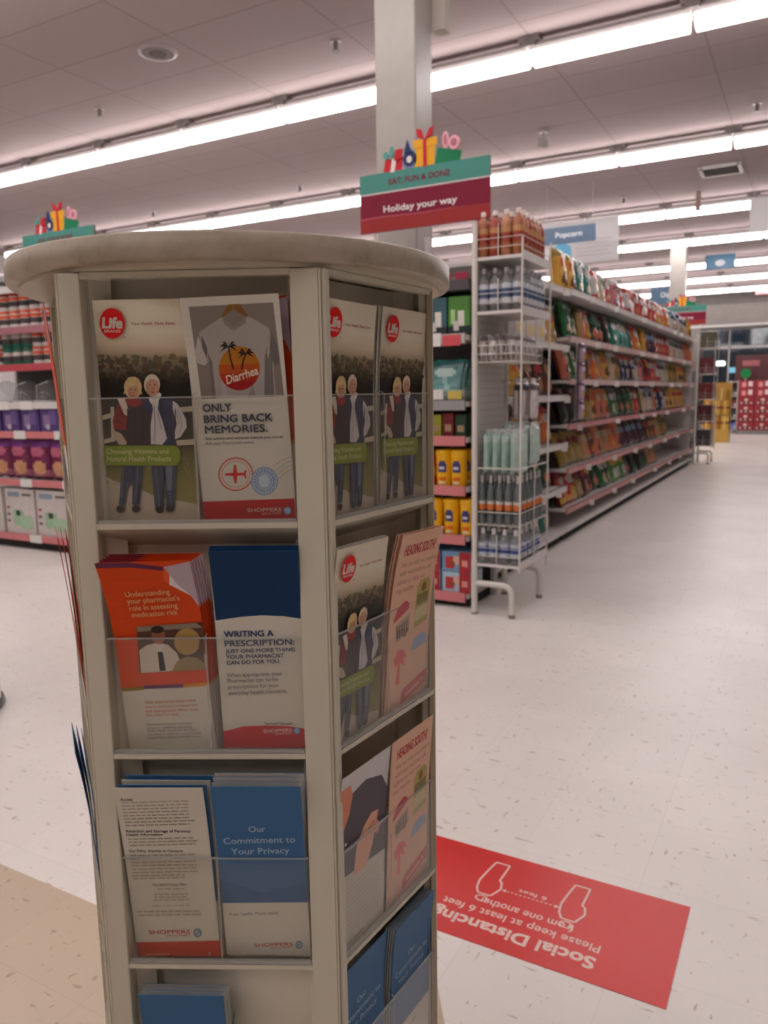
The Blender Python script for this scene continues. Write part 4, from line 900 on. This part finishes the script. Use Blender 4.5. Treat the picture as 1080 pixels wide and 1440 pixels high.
# animal-care packs on the upper shelf
for i in range(9):
    o = carton('tall_pack', '%s pack with white print on the upper endcap shelf, %s from the right' % ('green' if i % 2 == 0 else 'teal', ORD[i+1]), 'pack', (-1.70-.135*i, 3.95, 1.516), .125, .14, .20,
       S(75,135,50) if i % 2 == 0 else S(55,95,105), [(0,1,0,.22,S(24,34,40)), (.45,.75,.22,.62,S(215,210,200)), (.12,.32,.28,.66,S(170,200,140)), (.25,.5,.1,.35,S(200,196,190))], 'packs on the upper endcap shelf', 0)
# teal pouches in a clear tray, tilted
t = thing('pouch_tray', 'clear plastic tray holding teal pouches on the endcap', 'tray', (-1.80, 3.94, 1.165))
m = MB(); m.box(-.14,.14,0,.003,0,.06,(1,1,1)); m.box(-.14,-.137,0,.26,0,.07,(1,1,1)); m.box(.137,.14,0,.26,0,.07,(1,1,1)); m.box(-.14,.14,0,.26,0,.003,(1,1,1)); m.build('tray_shell', M['clear_plastic'], t)
MB().box(-.11,.01,-.004,-.001,.004,.058,(.7,.68,.66)).build('price_card', M['paper'], t)
MB().box(.04,.12,-.004,-.001,.004,.050,S(200,180,90)).build('price_card', M['paper'], t)
TP = bag_mesh(.20, .22, .035, dz(S(48,125,122), S(40,95,98), S(170,195,190), S(120,170,165), None, S(130,175,170)), 77)
for i in range(5):
    o = bpy.data.objects.new('teal_pouch', TP); COL.objects.link(o)
    o.matrix_world = Matrix.Translation((-1.80+.01*(i%2), 3.975+.040*i, 1.170)) @ Matrix.Rotation(-.25,4,'X'); tag(o, 'teal pouch standing in the clear endcap tray, %s from the front' % ORD[i+1], 'pouch', 'teal pouches in the tray')
for i in range(14):
    carton('dark_box', '%s small box on the dark endcap shelf above the yellow tubs, %s from right' % (['deep green','dark red','yellow green','dark brown','red'][i%5], ORD[i+1]), 'box', (-1.70-.075*i, 3.97, .966), .065, .10, .12+.01*(i%2), [S(30,60,40),S(110,25,30),S(150,150,40),S(50,30,25),S(150,40,35)][i%5], [(.2,.8,.2,.5,S(170,140,110))], 'small boxes on the dark endcap shelf', 0)
# yellow tubs
def tub(x, y, z, label):
    t = thing('yellow_tub', label, 'tub', (x, y, z), group='yellow tubs on the endcap'); Y = S(238,178,8)
    m = MB(); prof = [(.040,0),(.043,.006),(.045,.10),(.0475,.165)]; m.lathe(prof, Y, 20, sx=1, sy=1); m.build('body', M['plastic'], t)
    MB().lathe([(.0485,.166),(.0495,.170),(.0495,.192),(.044,.200),(.0001,.201)], Y, 20).build('lid', M['plastic'], t)
    lb = MB(); n = 10
    def patch(a0, a1, z0, z1, c, e): 
        for i in range(n):
            p, q = a0+(a1-a0)*i/n, a0+(a1-a0)*(i+1)/n; r0 = .0455+e+.012*(z0-.08)*.3; r1 = .0455+e+.012*(z1-.08)*.3
            lb.add([(r0*math.cos(p),r0*math.sin(p),z0),(r0*math.cos(q),r0*math.sin(q),z0),(r1*math.cos(q),r1*math.sin(q),z1),(r1*math.cos(p),r1*math.sin(p),z1)], [(0,1,2,3)], c, True)
    patch(-PI/2-.55, -PI/2+.55, .075, .125, S(62,62,112), .0008); patch(-PI/2-.35, -PI/2+.40, .120, .140, S(62,62,112), .0012); patch(-PI/2-.35, -PI/2+.3, .092, .106, S(205,200,200), .0014)
    patch(-PI/2-.5, -PI/2+.5, .030, .048, S(215,105,25), .0008); patch(-PI/2-.4, -PI/2+.4, .012, .022, S(225,220,200), .0008)
    lb.build('label', M['paper'], t); return t
T0 = None
for r, (zz, xs, wd) in enumerate(((.691, (-1.715,-1.805,-1.920,-2.015,-2.11,-2.21,-2.31,-2.41), 'upper'), (.416, (-1.660,-1.76,-1.86,-1.955,-2.06,-2.16,-2.26,-2.36), 'lower'))):
    for i, x in enumerate(xs):
        l = 'yellow tub in front on the %s of the two tub shelves, %s from the right' % (wd, ORD[i+1])
        T0 = tub(x, 3.985, zz, l) if T0 is None else T0
        if (r, i) != (0, 0): dup(T0, (x, 3.985, zz), random.uniform(-.15,.15), l)
    for i, x in enumerate(xs[:2]): dup(T0, (x+.005, 4.09, zz), random.uniform(-.2,.2), 'yellow tub in the second row of the %s tub shelf, %s from the right' % (wd, ORD[i+1]))
carton('red_box', 'narrow red box left of the upper yellow tubs', 'box', (-1.866, 3.96, .691), .02, .10, .17, S(190,40,30), [(0,1,.3,.6,S(215,150,40))], None, 0)
# candy boxes at the bottom
for j in range(2):
    for i in range(6):
        carton('candy_box', 'blue and white candy box with red treats, %s layer, %s from the right' % (['lower','upper'][j], ORD[i+1]), 'box', (-1.715-.19*i, 3.94, .086+.118*j), .175, .18, .115, S(110,150,185) if j else S(165,190,205),
               [(.60,1,0,1,S(165,30,38)), (.12,.42,.15,.75,S(185,45,40)), (.40,.60,.35,.8,S(205,170,150)), (.3,.45,.3,.5,S(120,65,40)), (.70,.9,.3,.6,S(215,150,140))], 'candy boxes at the endcap bottom', 0)

# ------------------------------------------------------------------ wing rack on the endcap corner
IV = (.66,.625,.575)
RKX, RKY = -1.572, 3.86
def wire_rack(label, cat, x, y, sh, rz=0, foot=True):
    t = thing('wire_rack', label, cat, (x, y, 0), rz); D, Wd, T = .255, .475, 2.06
    def post(px, py, z0, z1, r=.010): MB().tube([(px,py,z0),(px,py,z1)], r, IV, 8).build('post', M['paint'], t)
    post(.0, 0, .27, T, .016); post(.0, Wd, .27, T, .016); post(D, 0, .25, T-.09, .0055); post(D, Wd, .20, T-.05, .0055); post(D, Wd*.5, .25, .80, .004)
    m = MB(); m.box(-.004, .0, .012, Wd-.012, .30, T-.03, (.58,.545,.51))
    for a in range(9):
        for b in range(44):
            yy, zz = .035+a*.05, .34+b*.0385; m.poly([(.0006,yy-.006,zz-.004),(.0006,yy+.006,zz-.004),(.0006,yy+.006,zz+.004),(.0006,yy-.006,zz+.004)], (.26,.24,.22))
    m.build('pegboard', M['paint'], t)
    for z in sh:
        s = MB().box(.0, D, .004, Wd-.004, z-.012, z-.002, (.60,.57,.54)).build('shelf', M['paint'], t)
        lip = MB(); lip.box(D, D+.004, .002, Wd-.002, z-.022, z+.022, WHT); lip.box(0, D, -.003, .001, z-.014, z+.002, WHT); lip.build('shelf_lip', M['paint'], s)
        fn = MB()
        for h in (.045, .09): fn.tube([(0,-.002,z+h),(D+.002,-.002,z+h),(D+.002,Wd+.002,z+h)], .0022, IV, 5)
        for q in (.5,): fn.tube([(D*q,-.002,z),(D*q,-.002,z+.16)], .003, IV, 5)
        fn.build('wire_fence', M['paint'], s)
    if foot:
        for py, nm in ((0, ''), (Wd, '')):
            f = MB(); f.tube([(0,py,.0),(0,py,.30)], .017, IV, 10)
            f.tube([(0,py,.175),(.13,py,.175)] + [(.165+.05*math.sin(a), py, .125+.05*math.cos(a)) for a in [PI/2*i/6 for i in range(7)]] + [(.215,py,.0)], .016, IV, 10); f.build('foot', M['paint'], t)
            c = MB(); c.lathe([(.019,0),(.019,.02)], (.2,.18,.17), 10, c=(.215,py,0)); c.lathe([(.019,0),(.019,.012)], (.2,.18,.17), 10, c=(0,py,0)); c.build('foot_cap', M['plastic'], t)
        MB().tube([(0,0,.27),(0,Wd,.27)], .012, IV, 8).build('cross_bar', M['paint'], t)
    return t
RACK = wire_rack('white wire wing rack with pegboard and tubular feet at the endcap corner', 'rack', RKX, RKY, [1.885, 1.615, .285])
RX_, RY_ = RKX, RKY
def bottle_kind(name, label, cat, prof, mat, col, cap, lab=None, contents=None):
    t = thing(name, label, cat)
    MB().lathe(prof, col, 14).build('bottle_body', M[mat], t)
    if contents: MB().lathe([(r*.93, z+.002) for r, z in prof[:contents[0]]], contents[1], 14).build('contents', M['plastic'], t)
    r, z0, z1, c = cap; MB().lathe([(r,z0),(r,z1-.004),(r*.8,z1),(.0001,z1)], c, 12).build('cap', M['plastic'], t)
    if lab:
        r, z0, z1, c = lab; h = z1-z0; MB().lathe([(r,z0),(r,z0+h*.25),(r,z0+h*.3),(r,z0+h*.7),(r,z0+h*.75),(r,z1)], c, 16).build('label', M['paper'], t)
    return t
proto = None
cols_a = [S(160,98,62), S(150,62,48), S(176,120,84)]
k = 0
amb = []
for v in range(3):
    amb.append(bottle_kind('amber_bottle', 'amber bottle', 'bottle', [(.026,0),(.029,.008),(.029,.158),(.024,.180),(.012,.196),(.012,.204)], 'pack', cols_a[v], (.014,.202,.226,S(215,200,192)), (.0293,.03,.14,[S(165,100,66),S(165,100,66),S(150,58,48),S(150,58,48),S(190,140,95)])))
for r in range(6):
    for c in range(4):
        l = 'amber bottle with white cap atop the wire rack, %s row, %s from left' % (ORD[r+1], ORD[c+1])
        p = (RX_+.035+.062*c, RY_+.035+.068*r, 1.888); v = (r*2+c) % 3
        if amb[v].get('used') is None: amb[v].location = p; amb[v]['used'] = 1; amb[v]['label'] = l; amb[v]['group'] = 'amber bottles on the rack top'
        else: dup(amb[v], p, random.uniform(-.3,.3), l, 'amber bottles on the rack top')
wp = None
for r in range(6):
    for c in range(4):
        l = 'clear bottle with blue grey label on the second rack shelf, row %s, %s from left' % (ORD[r+1], ORD[c+1])
        p = (RX_+.036+.062*c, RY_+.036+.070*r, 1.618)
        if wp is None:
            wp = bottle_kind('water_bottle', l, 'bottle', [(.026,0),(.029,.006),(.029,.13),(.022,.160),(.011,.185),(.011,.195)], 'bottle', (.8,.84,.88), (.0135,.19,.216,S(165,160,165)), (.0294,.035,.135,[S(200,200,205),S(200,200,205),S(78,95,125),S(78,95,125),S(195,198,205)])); wp.location = p; wp['group'] = 'labelled bottles on the second rack shelf'
        else: dup(wp, p, random.uniform(-.3,.3), l, 'labelled bottles on the second rack shelf')
# wire basket with sachets
m = MB(); bw, bl, bh = .215, .43, .085
for z in (0, .04, bh): m.tube([(0,0,z),(bw,0,z),(bw,bl,z),(0,bl,z),(0,0,z)], .0026, IV, 5)
for i in range(9): m.tube([(bw*i/8,0,bh),(bw*i/8,0,0),(bw*i/8,bl,0),(bw*i/8,bl,bh)], .0018, IV, 5)
for i in range(15): m.tube([(0,bl*i/14,bh),(0,bl*i/14,0),(bw,bl*i/14,0),(bw,bl*i/14,bh)], .0018, IV, 5)
m.build('wire_basket', M['paint'], RACK, loc=(.01, .004, 1.36))
sach = bag_mesh(.075, .135, .02, dz(S(175,168,165), S(120,112,112), S(210,205,200), S(140,125,122), None, S(90,84,88)), 55)
k = 0
for r in range(5):
    for c in range(4):
        k += 1; o = bpy.data.objects.new('sachet', sach); COL.objects.link(o)
        o.matrix_world = Matrix.Translation((RX_+.045+.05*c, RY_+.05+.085*r, 1.366)) @ Matrix.Rotation(rb.uniform(-.5,.5)+.9,4,'Z') @ Matrix.Rotation(-.18,4,'X')
        tag(o, 'silver sachet in the wire basket, row %s from front, %s from left' % (ORD[r+1], ORD[c+1]), 'sachet', 'silver sachets in the wire basket')
# pale green folded packs hanging on pegs
def hang_pack(x, y, z, w, h, col, label, face=0, band=None):
    t = thing('hanging_pack', label, 'hanging pack', (x, y, z), face)
    m = bag_mesh(w, h, .035, dz(col, band or tuple(c*1.1 for c in col), tuple(min(.8,c*1.15) for c in col), None, None), int(abs(x*y*1000)) % 97); m.name = 'pouch'
    o = part_mesh('pouch', m, t); o.location = (0,0,-h-.01); MB().box(-w*.3,w*.3,-.001,.001,-.03,.012,(.7,.72,.70)).build('header_card', M['paper'], t)
    return t
def hook(x, y, z, ln, label):
    tag(MB().tube([(x,y,z),(x+ln,y,z),(x+ln+.008,y,z+.012)], .003, (.6,.58,.55), 6).build('peg_hook', M['paint']), label, 'hook')
MG = S(172,196,186)
for i, (zz, yy) in enumerate(((1.00,.10), (1.03,.36))):
    hook(RX_, RY_+yy, zz, .24, 'peg hook on the rack pegboard, %s one' % ('nearer' if i == 0 else 'farther'))
    for j in range(4): hang_pack(RX_+.06+.05*j, RY_+yy, zz-.004, .17, .21, MG, 'pale mint pack on the %s rack hook, %s from its tip' % ('nearer' if i == 0 else 'farther', ORD[4-j]), PI/2 if i else PI/2-.25, S(190,206,198))
hook(RX_, RY_+.40, 1.27, .22, 'peg hook on the rack pegboard above the mint packs')
for j in range(3): hang_pack(RX_+.10+.045*j, RY_+.40, 1.266, .13, .20, S(205,195,192), 'white pack with grey band on the upper rack hook, %s from its tip' % ORD[3-j], PI/2, S(80,78,84))
# lower basket bottles
proto = None
for r in range(5):
    for c in range(4):
        l = 'clear bottle with white cap on the lowest rack shelf, row %s, %s from left' % (ORD[r+1], ORD[c+1]); p = (RX_+.036+.062*c, RY_+.036+.080*r, .288)
        if proto is None:
            proto = bottle_kind('pump_bottle', l, 'bottle', [(.027,0),(.030,.006),(.030,.125),(.022,.148),(.010,.160)], 'bottle', (.75,.80,.86), (.012,.158,.190,S(210,205,200)), (.0304,.04,.11,[S(190,195,205),S(190,195,205),S(60,80,140),S(60,80,140),S(190,195,205)])); proto.location = p; proto['group'] = 'clear bottles on the lowest rack shelf'
        else: dup(proto, p, random.uniform(-.3,.3), l, 'clear bottles on the lowest rack shelf')
m = MB()
for z in (0, .07): m.tube([(0,-.002,z),(.255,-.002,z),(.255,.47,z)], .0028, IV, 5)
for i in range(12): m.tube([(0,.47*i/11,0),(.255,.47*i/11,0)], .002, IV, 5)
m.build('wire_shelf', M['paint'], RACK, loc=(0,0,.50))
MB().tube([(0,-.004,.305),(.255,-.004,.305),(.255,.47,.305)], .004, IV, 6).build('top_rail', M['paint'], RACK, loc=(0,0,.50))
proto = None
for r in range(6):
    for c in range(5):
        l = 'slim tube with orange label on the rack wire shelf, row %s, %s from left' % (ORD[r+1], ORD[c+1]); p = (RX_+.030+.050*c, RY_+.034+.072*r, .503)
        if proto is None:
            proto = bottle_kind('slim_tube', l, 'tube', [(.018,0),(.021,.01),(.021,.16),(.016,.19),(.006,.225)], 'pack', S(96,104,104), (.008,.222,.262,S(180,176,174)), (.0214,.055,.125,[S(60,66,66),S(60,66,66),S(205,115,60),S(205,115,60),S(196,190,184)])); proto.location = p; proto['group'] = 'slim tubes on the wire shelf'
        else: dup(proto, p, random.uniform(-.3,.3), l, 'slim tubes on the wire shelf')

# ------------------------------------------------------------------ left endcap
LX0, LX1, LY = -6.02, -4.62, 4.03
LL = [2.075, 1.765, 1.48, 1.185, .955, .570, .120]
lrc = [(.62,.60,.59), S(165,110,120), S(180,75,85), (.62,.60,.57), ROSE, ROSE, ROSE]
le_ = endcap('endcap shelving left of the brochure stand under the second holiday sign', LX0, LX1, LY, LL, lrc, 2.10, dep=.40)
for z, xs in ((1.185, (-5.70,-5.42)), (.955, (-5.53,-5.05)), (.57, (-5.50,-5.0)), (.12, (-5.44,-4.95))):
    for x in xs: MB().box(x-(LX0+LX1)/2-.06, x-(LX0+LX1)/2+.08, -.006, -.001, z-.055, z+.01, (.70,.68,.65)).build('price_card', M['paper'], le_)
for i in range(4):
    carton('drug_carton', 'white carton with green puff print on the lowest left endcap shelf, %s from left' % ORD[i+1], 'carton', (LX0-.02+.40*i, LY+.03, .121), .37, .25, .37, S(198,190,186),
        [(.1,.5,.82,.93,S(130,150,165)), (.6,.9,.85,.90,S(90,90,90)), (.25,.62,.18,.52,S(150,185,150)), (.5,.9,.12,.4,S(160,192,160)), (.36,.50,.40,.52,S(45,55,48)), (.06,.16,.55,.6,S(150,60,60)), (.06,.16,.40,.45,S(110,60,50)), (.06,.16,.25,.3,S(120,60,70))], 'cartons with green puffs', random.uniform(-.06,.06))
PB = bag_mesh(.225, .33, .11, dz(S(120,35,80), S(125,60,140), S(190,100,125), S(165,95,115), S(205,150,110)), 61)
for i in range(6):
    o = bpy.data.objects.new('gift_pouch', PB); COL.objects.link(o); o.matrix_world = Matrix.Translation((LX0+.11+.235*i, LY+.13, .573)) @ Matrix.Rotation(rb.uniform(-.15,.15),4,'Z')
    tag(o, 'magenta gift pouch on the second lowest left endcap shelf, %s from left' % ORD[i+1], 'pouch', 'magenta pouches on the left endcap')
for i in range(6):
    carton('violet_box', 'violet box with pale print on the left endcap middle shelf, %s from left' % ORD[i+1], 'box', (LX0+.13+.232*i, LY+.03, .956), .21, .16, .19, S(82,60,120), [(.15,.5,.2,.7,S(140,120,160)), (.5,.85,.3,.9,S(110,90,150)), (.3,.5,.1,.3,S(190,180,190))], 'violet boxes on the left endcap', random.uniform(-.05,.05))
t0 = None
for i in range(5):
    l = 'clear plastic dome on the left endcap, %s from left' % ORD[i+1]; p = (LX0+.15+.27*i, LY+.17, 1.187)
    if t0 is None:
        t0 = thing('plastic_dome', l, 'dome', p, 0, 'clear domes on the left endcap')
        MB().lathe([(.12,0),(.118,.03),(.10,.10),(.07,.15),(.03,.175),(.0001,.18)], (1,1,1), 20).build('dome_shell', M['clear_plastic'], t0)
        MB().lathe([(.0001,.0),(.125,0),(.125,.012),(.115,.014)], (.45,.44,.44), 20).build('dome_base', M['plastic'], t0)
        MB().tube([(-.10,-.06,.03),(-.05,-.09,.13),(.05,-.06,.16)], .003, (.7,.7,.7), 6).build('handle', M['plastic'], t0)
    else: dup(t0, p, 0, l)
def tin(name, body, lid, lab): 
    t = thing(name, 'tin', 'tin', (0,0,0)); MB().lathe([(.055,0),(.056,.005),(.056,.112)], body, 18).build('tin_body', M['pack'], t)
    MB().lathe([(.058,.112),(.058,.130),(.05,.134),(.0001,.134)], lid, 18).build('lid', M['plastic'], t)
    MB().lathe([(.0565,.01),(.0565,.03),(.0565,.035),(.0565,.07),(.0565,.075),(.0565,.10)], lab, 18).build('label', M['paper'], t); return t
OR, WH_, GN, GR2 = S(205,85,50), S(198,190,186), S(28,92,72), S(70,62,62)
tins = {'green': tin('green_tin', GN, GN, [GN, GR2, GR2, S(190,180,176), S(190,180,176), GN]), 'orange and white': tin('orange_tin', WH_, OR, [WH_, GR2, GR2, WH_, OR, OR])}
used = set()
def put_tin(kind, p, l, g):
    t = tins[kind]
    if kind in used: dup(t, p, random.uniform(-.3,.3), l, g)
    else: used.add(kind); t.location = p; t['label'] = l; t['group'] = g
for j in range(2):
    for i in range(11):
        kk = 'green' if i in (0,2,3,4) else 'orange and white'; ly = ['lower','upper'][j]
        put_tin(kk, (LX0+.09+.122*i, LY+.10, 1.481+.1345*j), '%s tin on the third left endcap shelf, %s layer, %s from left' % (kk, ly, ORD[i+1]), 'tins on the third left endcap shelf')
    for i in range(11):
        put_tin('orange and white', (LX0+.09+.122*i, LY+.10, 1.766+.1345*j), 'orange tin on the second left endcap shelf, %s layer, %s from left' % (ly, ORD[i+1]), 'tins on the second left endcap shelf')
cup0 = None
for i in range(9):
    l = 'white tub with dark print on the top left endcap shelf, %s from left' % ORD[i+1]; p = (LX0+.10+.15*i, LY+.12, 2.076)
    if cup0 is None:
        cup0 = thing('white_tub', l, 'tub', p, 0, 'white tubs on the top left endcap shelf')
        MB().lathe([(.045,0),(.06,.09),(.0605,.095)], S(195,192,192), 16).build('tub_body', M['plastic'], cup0); MB().lathe([(.063,.095),(.062,.108),(.03,.13),(.0001,.132)], S(205,200,200), 16).build('lid', M['plastic'], cup0)
        MB().lathe([(.0525,.03),(.0565,.06)], S(90,88,90), 16).build('label', M['paper'], cup0)
    else: dup(cup0, p, 0, l)
# ------------------------------------------------------------------ far end of the store
wire_rack('small wire wing rack at the far end of the snack aisle', 'rack', -1.67, 13.55, [1.86, 1.45, 1.05, .70, .30])
far = [(.30,'dark grey carton',S(60,55,58)), (.70,'dark maroon carton',S(80,25,28)), (1.05,'dark red carton',S(110,30,32)), (1.45,'deep red carton',S(95,28,32)), (1.86,'olive green carton',S(70,66,40))]
for z, nm, c in far:
    for i in range(3):
        carton('rack_carton', '%s on the far wire rack, %s from near side' % (nm, ORD[i+1]), 'carton', (-1.44, 13.62+.15*i, z), .13, .2, .25, c, [(.2,.8,.3,.6,tuple(min(.8, q*2+.02) for q in c))], 'cartons on the far wire rack')
ec2 = endcap('dark far endcap shelving behind the plain end of the snack aisle', -2.85, -1.74, 13.60, [1.5, .9, .4], [ROSE]*3, 2.2, back=(.5,.47,.45))
# gold gift tower
t = thing('gift_stand', 'gold cardboard floor display stand near the shop window', 'display', (-1.95, 19.4, 0))
MB().box(-.30,.30,-.20,.20,0,.30,S(205,165,80)).build('base_tray', M['gold'], t); MB().box(-.30,.30,.17,.20,.3,1.35,S(180,140,70)).build('back_board', M['gold'], t)
MB().box(-.30,.30,-.18,.17,.62,.64,S(200,160,80)).build('shelf', M['gold'], t)
for j, z in enumerate((.30, .642)):
    for i in range(3): carton('gold_box', 'gold gift box on the %s level of the gold display, %s from left' % (['lower','upper'][j], ORD[i+1]), 'gift box', (-2.13+.19*i, 19.24, z), .175, .22, .30-.0*j, [S(190,140,50),S(175,120,45),S(205,160,70)][(i+j)%3], [(0,1,.4,.55,S(120,40,40)), (.4,.55,0,1,S(225,200,130))], 'gold gift boxes', rb.uniform(-.1,.1), 'gold')
for i in range(2): carton('gold_box', 'gold gift box on top of the gold display stack, %s one' % ['left','right'][i], 'gift box', (-2.08+.24*i, 19.27, .943), .22, .2, .28, S(185,140,60), [(.42,.56,0,1,S(225,205,140))], 'gold gift boxes on top', rb.uniform(-.2,.2), 'gold')
# red window displays
RD = S(150,34,44)
def crate(x, y, z, w, h, label, cols, grp): return carton('stacked_case', label, 'case', (x, y, z), w, .4, h, RD, cols, grp, 0)
CL = [(.08,.92,.15,.45,S(90,30,34)), (.15,.28,.2,.4,S(215,180,175)), (.45,.58,.2,.4,S(215,180,175)), (.75,.88,.2,.4,S(215,180,175)), (.4,.6,.55,.85,S(220,200,196))]
for j in range(6):
    for i in range(2):
        crate(-1.58+.40*i, 22.9, .10+.22*j, .39, .215, 'red case in the window stack, %s row from the floor, %s column' % (ORD[j+1], ['left','right'][i]), CL if j < 4 else [(.2,.45,.2,.8,S(225,140,145)), (.6,.85,.3,.9,S(225,205,205))], 'red cases stacked at the window')
tag(MB().box(-1.80,-.95,22.85,23.35,0,.10,(.25,.24,.24)).build('pallet_base', M['matte']), 'dark base under the red cases at the shop window', 'base')
t = thing('side_shelf', 'narrow white shelf stand left of the red window cases', 'shelf', (-1.90, 22.95, 0))
for s in (-1,1): MB().box(s*.10-.01,s*.10+.01,0,.35,0,1.42,WHT).build('side_panel', M['paint'], t)
for z in (.12,.42,.72,1.02,1.40): MB().box(-.10,.10,0,.35,z-.02,z,WHT).build('shelf', M['paint'], t)
for j, c in enumerate((S(80,110,190), S(45,65,60), S(120,50,55), S(70,62,66))):
    for i in range(2): carton('small_carton', '%s carton on the narrow white shelf stand, %s' % (['blue','dark green','maroon','dark grey'][j], ['left','right'][i]), 'carton', (-1.945+.09*i, 22.98, .12+.30*j), .075, .12, .18, c, [(.2,.8,.2,.5,S(210,205,200))], 'cartons on the narrow stand', 0)
carton('red_poster_box', 'large red display header behind the window cases', 'display', (-1.45, 23.42, .02), .95, .05, 2.08, S(80,16,24), [(.18,.62,.86,.93,S(170,90,95))], None, 0)
o = MB().lathe([(.13,-.02),(.13,0)], S(20,125,65), 20).build('round_green_sign', M['paper']); o.rotation_euler = (PI/2, 0, 0); o.location = (-1.62, 22.86, 1.60); tag(o, 'round green sign above the red window cases', 'sign')
tag(MB().box(-1.63,-1.61,22.87,22.89,1.41,1.60,WHT).build('sign_stick', M['paint']), 'thin stick holding the round green sign', 'stick')
# outside, seen dimly through the glass
t = thing('street_lamp', 'street lamp glowing outside the shop window', 'street lamp', (-3.0, 29.5, 0))
MB().tube([(0,0,-.1),(0,0,2.0)], .05, (.1,.1,.1), 8).build('pole', M['paint'], t); MB().box(-.24,.24,-.12,.12,2.0,2.16,(1,1,1)).build('lamp_head', emis('street_lamp_glow', (1,.97,.9), 4), t, bevel=.05)
t = thing('lit_sign', 'small pale blue lit sign outside the shop window', 'sign', (-2.35, 29.5, 0))
MB().tube([(0,0,-.1),(0,0,1.75)], .04, (.1,.1,.1), 8).build('pole', M['paint'], t); MB().box(-.30,.30,-.08,.08,1.75,1.93,(1,1,1)).build('sign_box', emis('lit_sign_glow', S(120,190,215), 1.3), t, bevel=.04)
# partly seen white cart foot at the left edge
t = thing('trash_bin', 'white bin with dark foot at the left edge of the photo', 'bin', (-2.905, 1.70, 0))
MB().lathe([(.19,.03),(.19,.72),(.17,.75),(.0001,.76)], (.62,.60,.58), 28).build('bin_body', M['plastic'], t); MB().lathe([(.20,0),(.205,.012),(.20,.03)], (.05,.05,.05), 28).build('foot_ring', M['plastic'], t)

# ------------------------------------------------------------------ floor decal
t = thing('floor_decal', 'red social distancing decal stuck on the floor right of the stand', 'floor decal', (-.526, 1.617, .0014), PI)
DW, DH = .682, .345
d = MB(); d.box(-DW/2, DW/2, -DH/2, DH/2, -.0014, 0, S(205,38,36)); d.build('vinyl_sheet', M['plastic'], t)
WT = S(226,200,190)
m = MB()
text(m, 'Social Distancing', -.188, .192, .098, .036, WT, .0003, .035)
text(m, 'Please keep at least 6 feet', -.188, .185, .056, .024, WT, .0003, .01); text(m, 'from one another', -.120, .110, .018, .024, WT, .0003, .01); text(m, '6 feet', -.035, .035, -.052, .014, WT, .0003, .01)
m.build('lettering', M['paper'], t)
m = MB()
def foot(cx, cy):
    pts = [(-.016,.0),(-.030,-.035),(-.024,-.060),(-.016,-.066),(-.018,-.135),(.018,-.135),(.024,-.100),(.030,-.050),(.026,-.020),(.016,.0)]
    pts = [(cx+a, cy+b) for a, b in pts]
    for (x0,y0),(x1,y1) in zip(pts, pts[1:]+pts[:1]):
        l = math.hypot(x1-x0,y1-y0); nx, ny = -(y1-y0)/l*.0025, (x1-x0)/l*.0025
        m.poly([(x0-nx,y0-ny),(x1-nx,y1-ny),(x1+nx,y1+ny),(x0+nx,y0+ny)], WT, .0003)
    for i in range(16):
        a, b = 2*PI*i/16, 2*PI*(i+1)/16; m.poly([(cx+.016*math.cos(q)*s_, cy+.017+.012*math.sin(q)*s_) for q, s_ in ((a,1),(b,1),(b,.72),(a,.72))], WT, .0003)
foot(.105, .005); foot(-.100, .005)
for i in range(12): x = -.062+.0105*i; m.poly([(x,-.031),(x+.006,-.031),(x+.006,-.028),(x,-.028)], WT, .0003)
m.poly([(-.070,-.0295),(-.060,-.036),(-.060,-.023)], WT, .0003); m.poly([(.072,-.0295),(.062,-.023),(.062,-.036)], WT, .0003)
m.build('pictogram', M['paper'], t)
bpy.data.objects.remove(_fo)
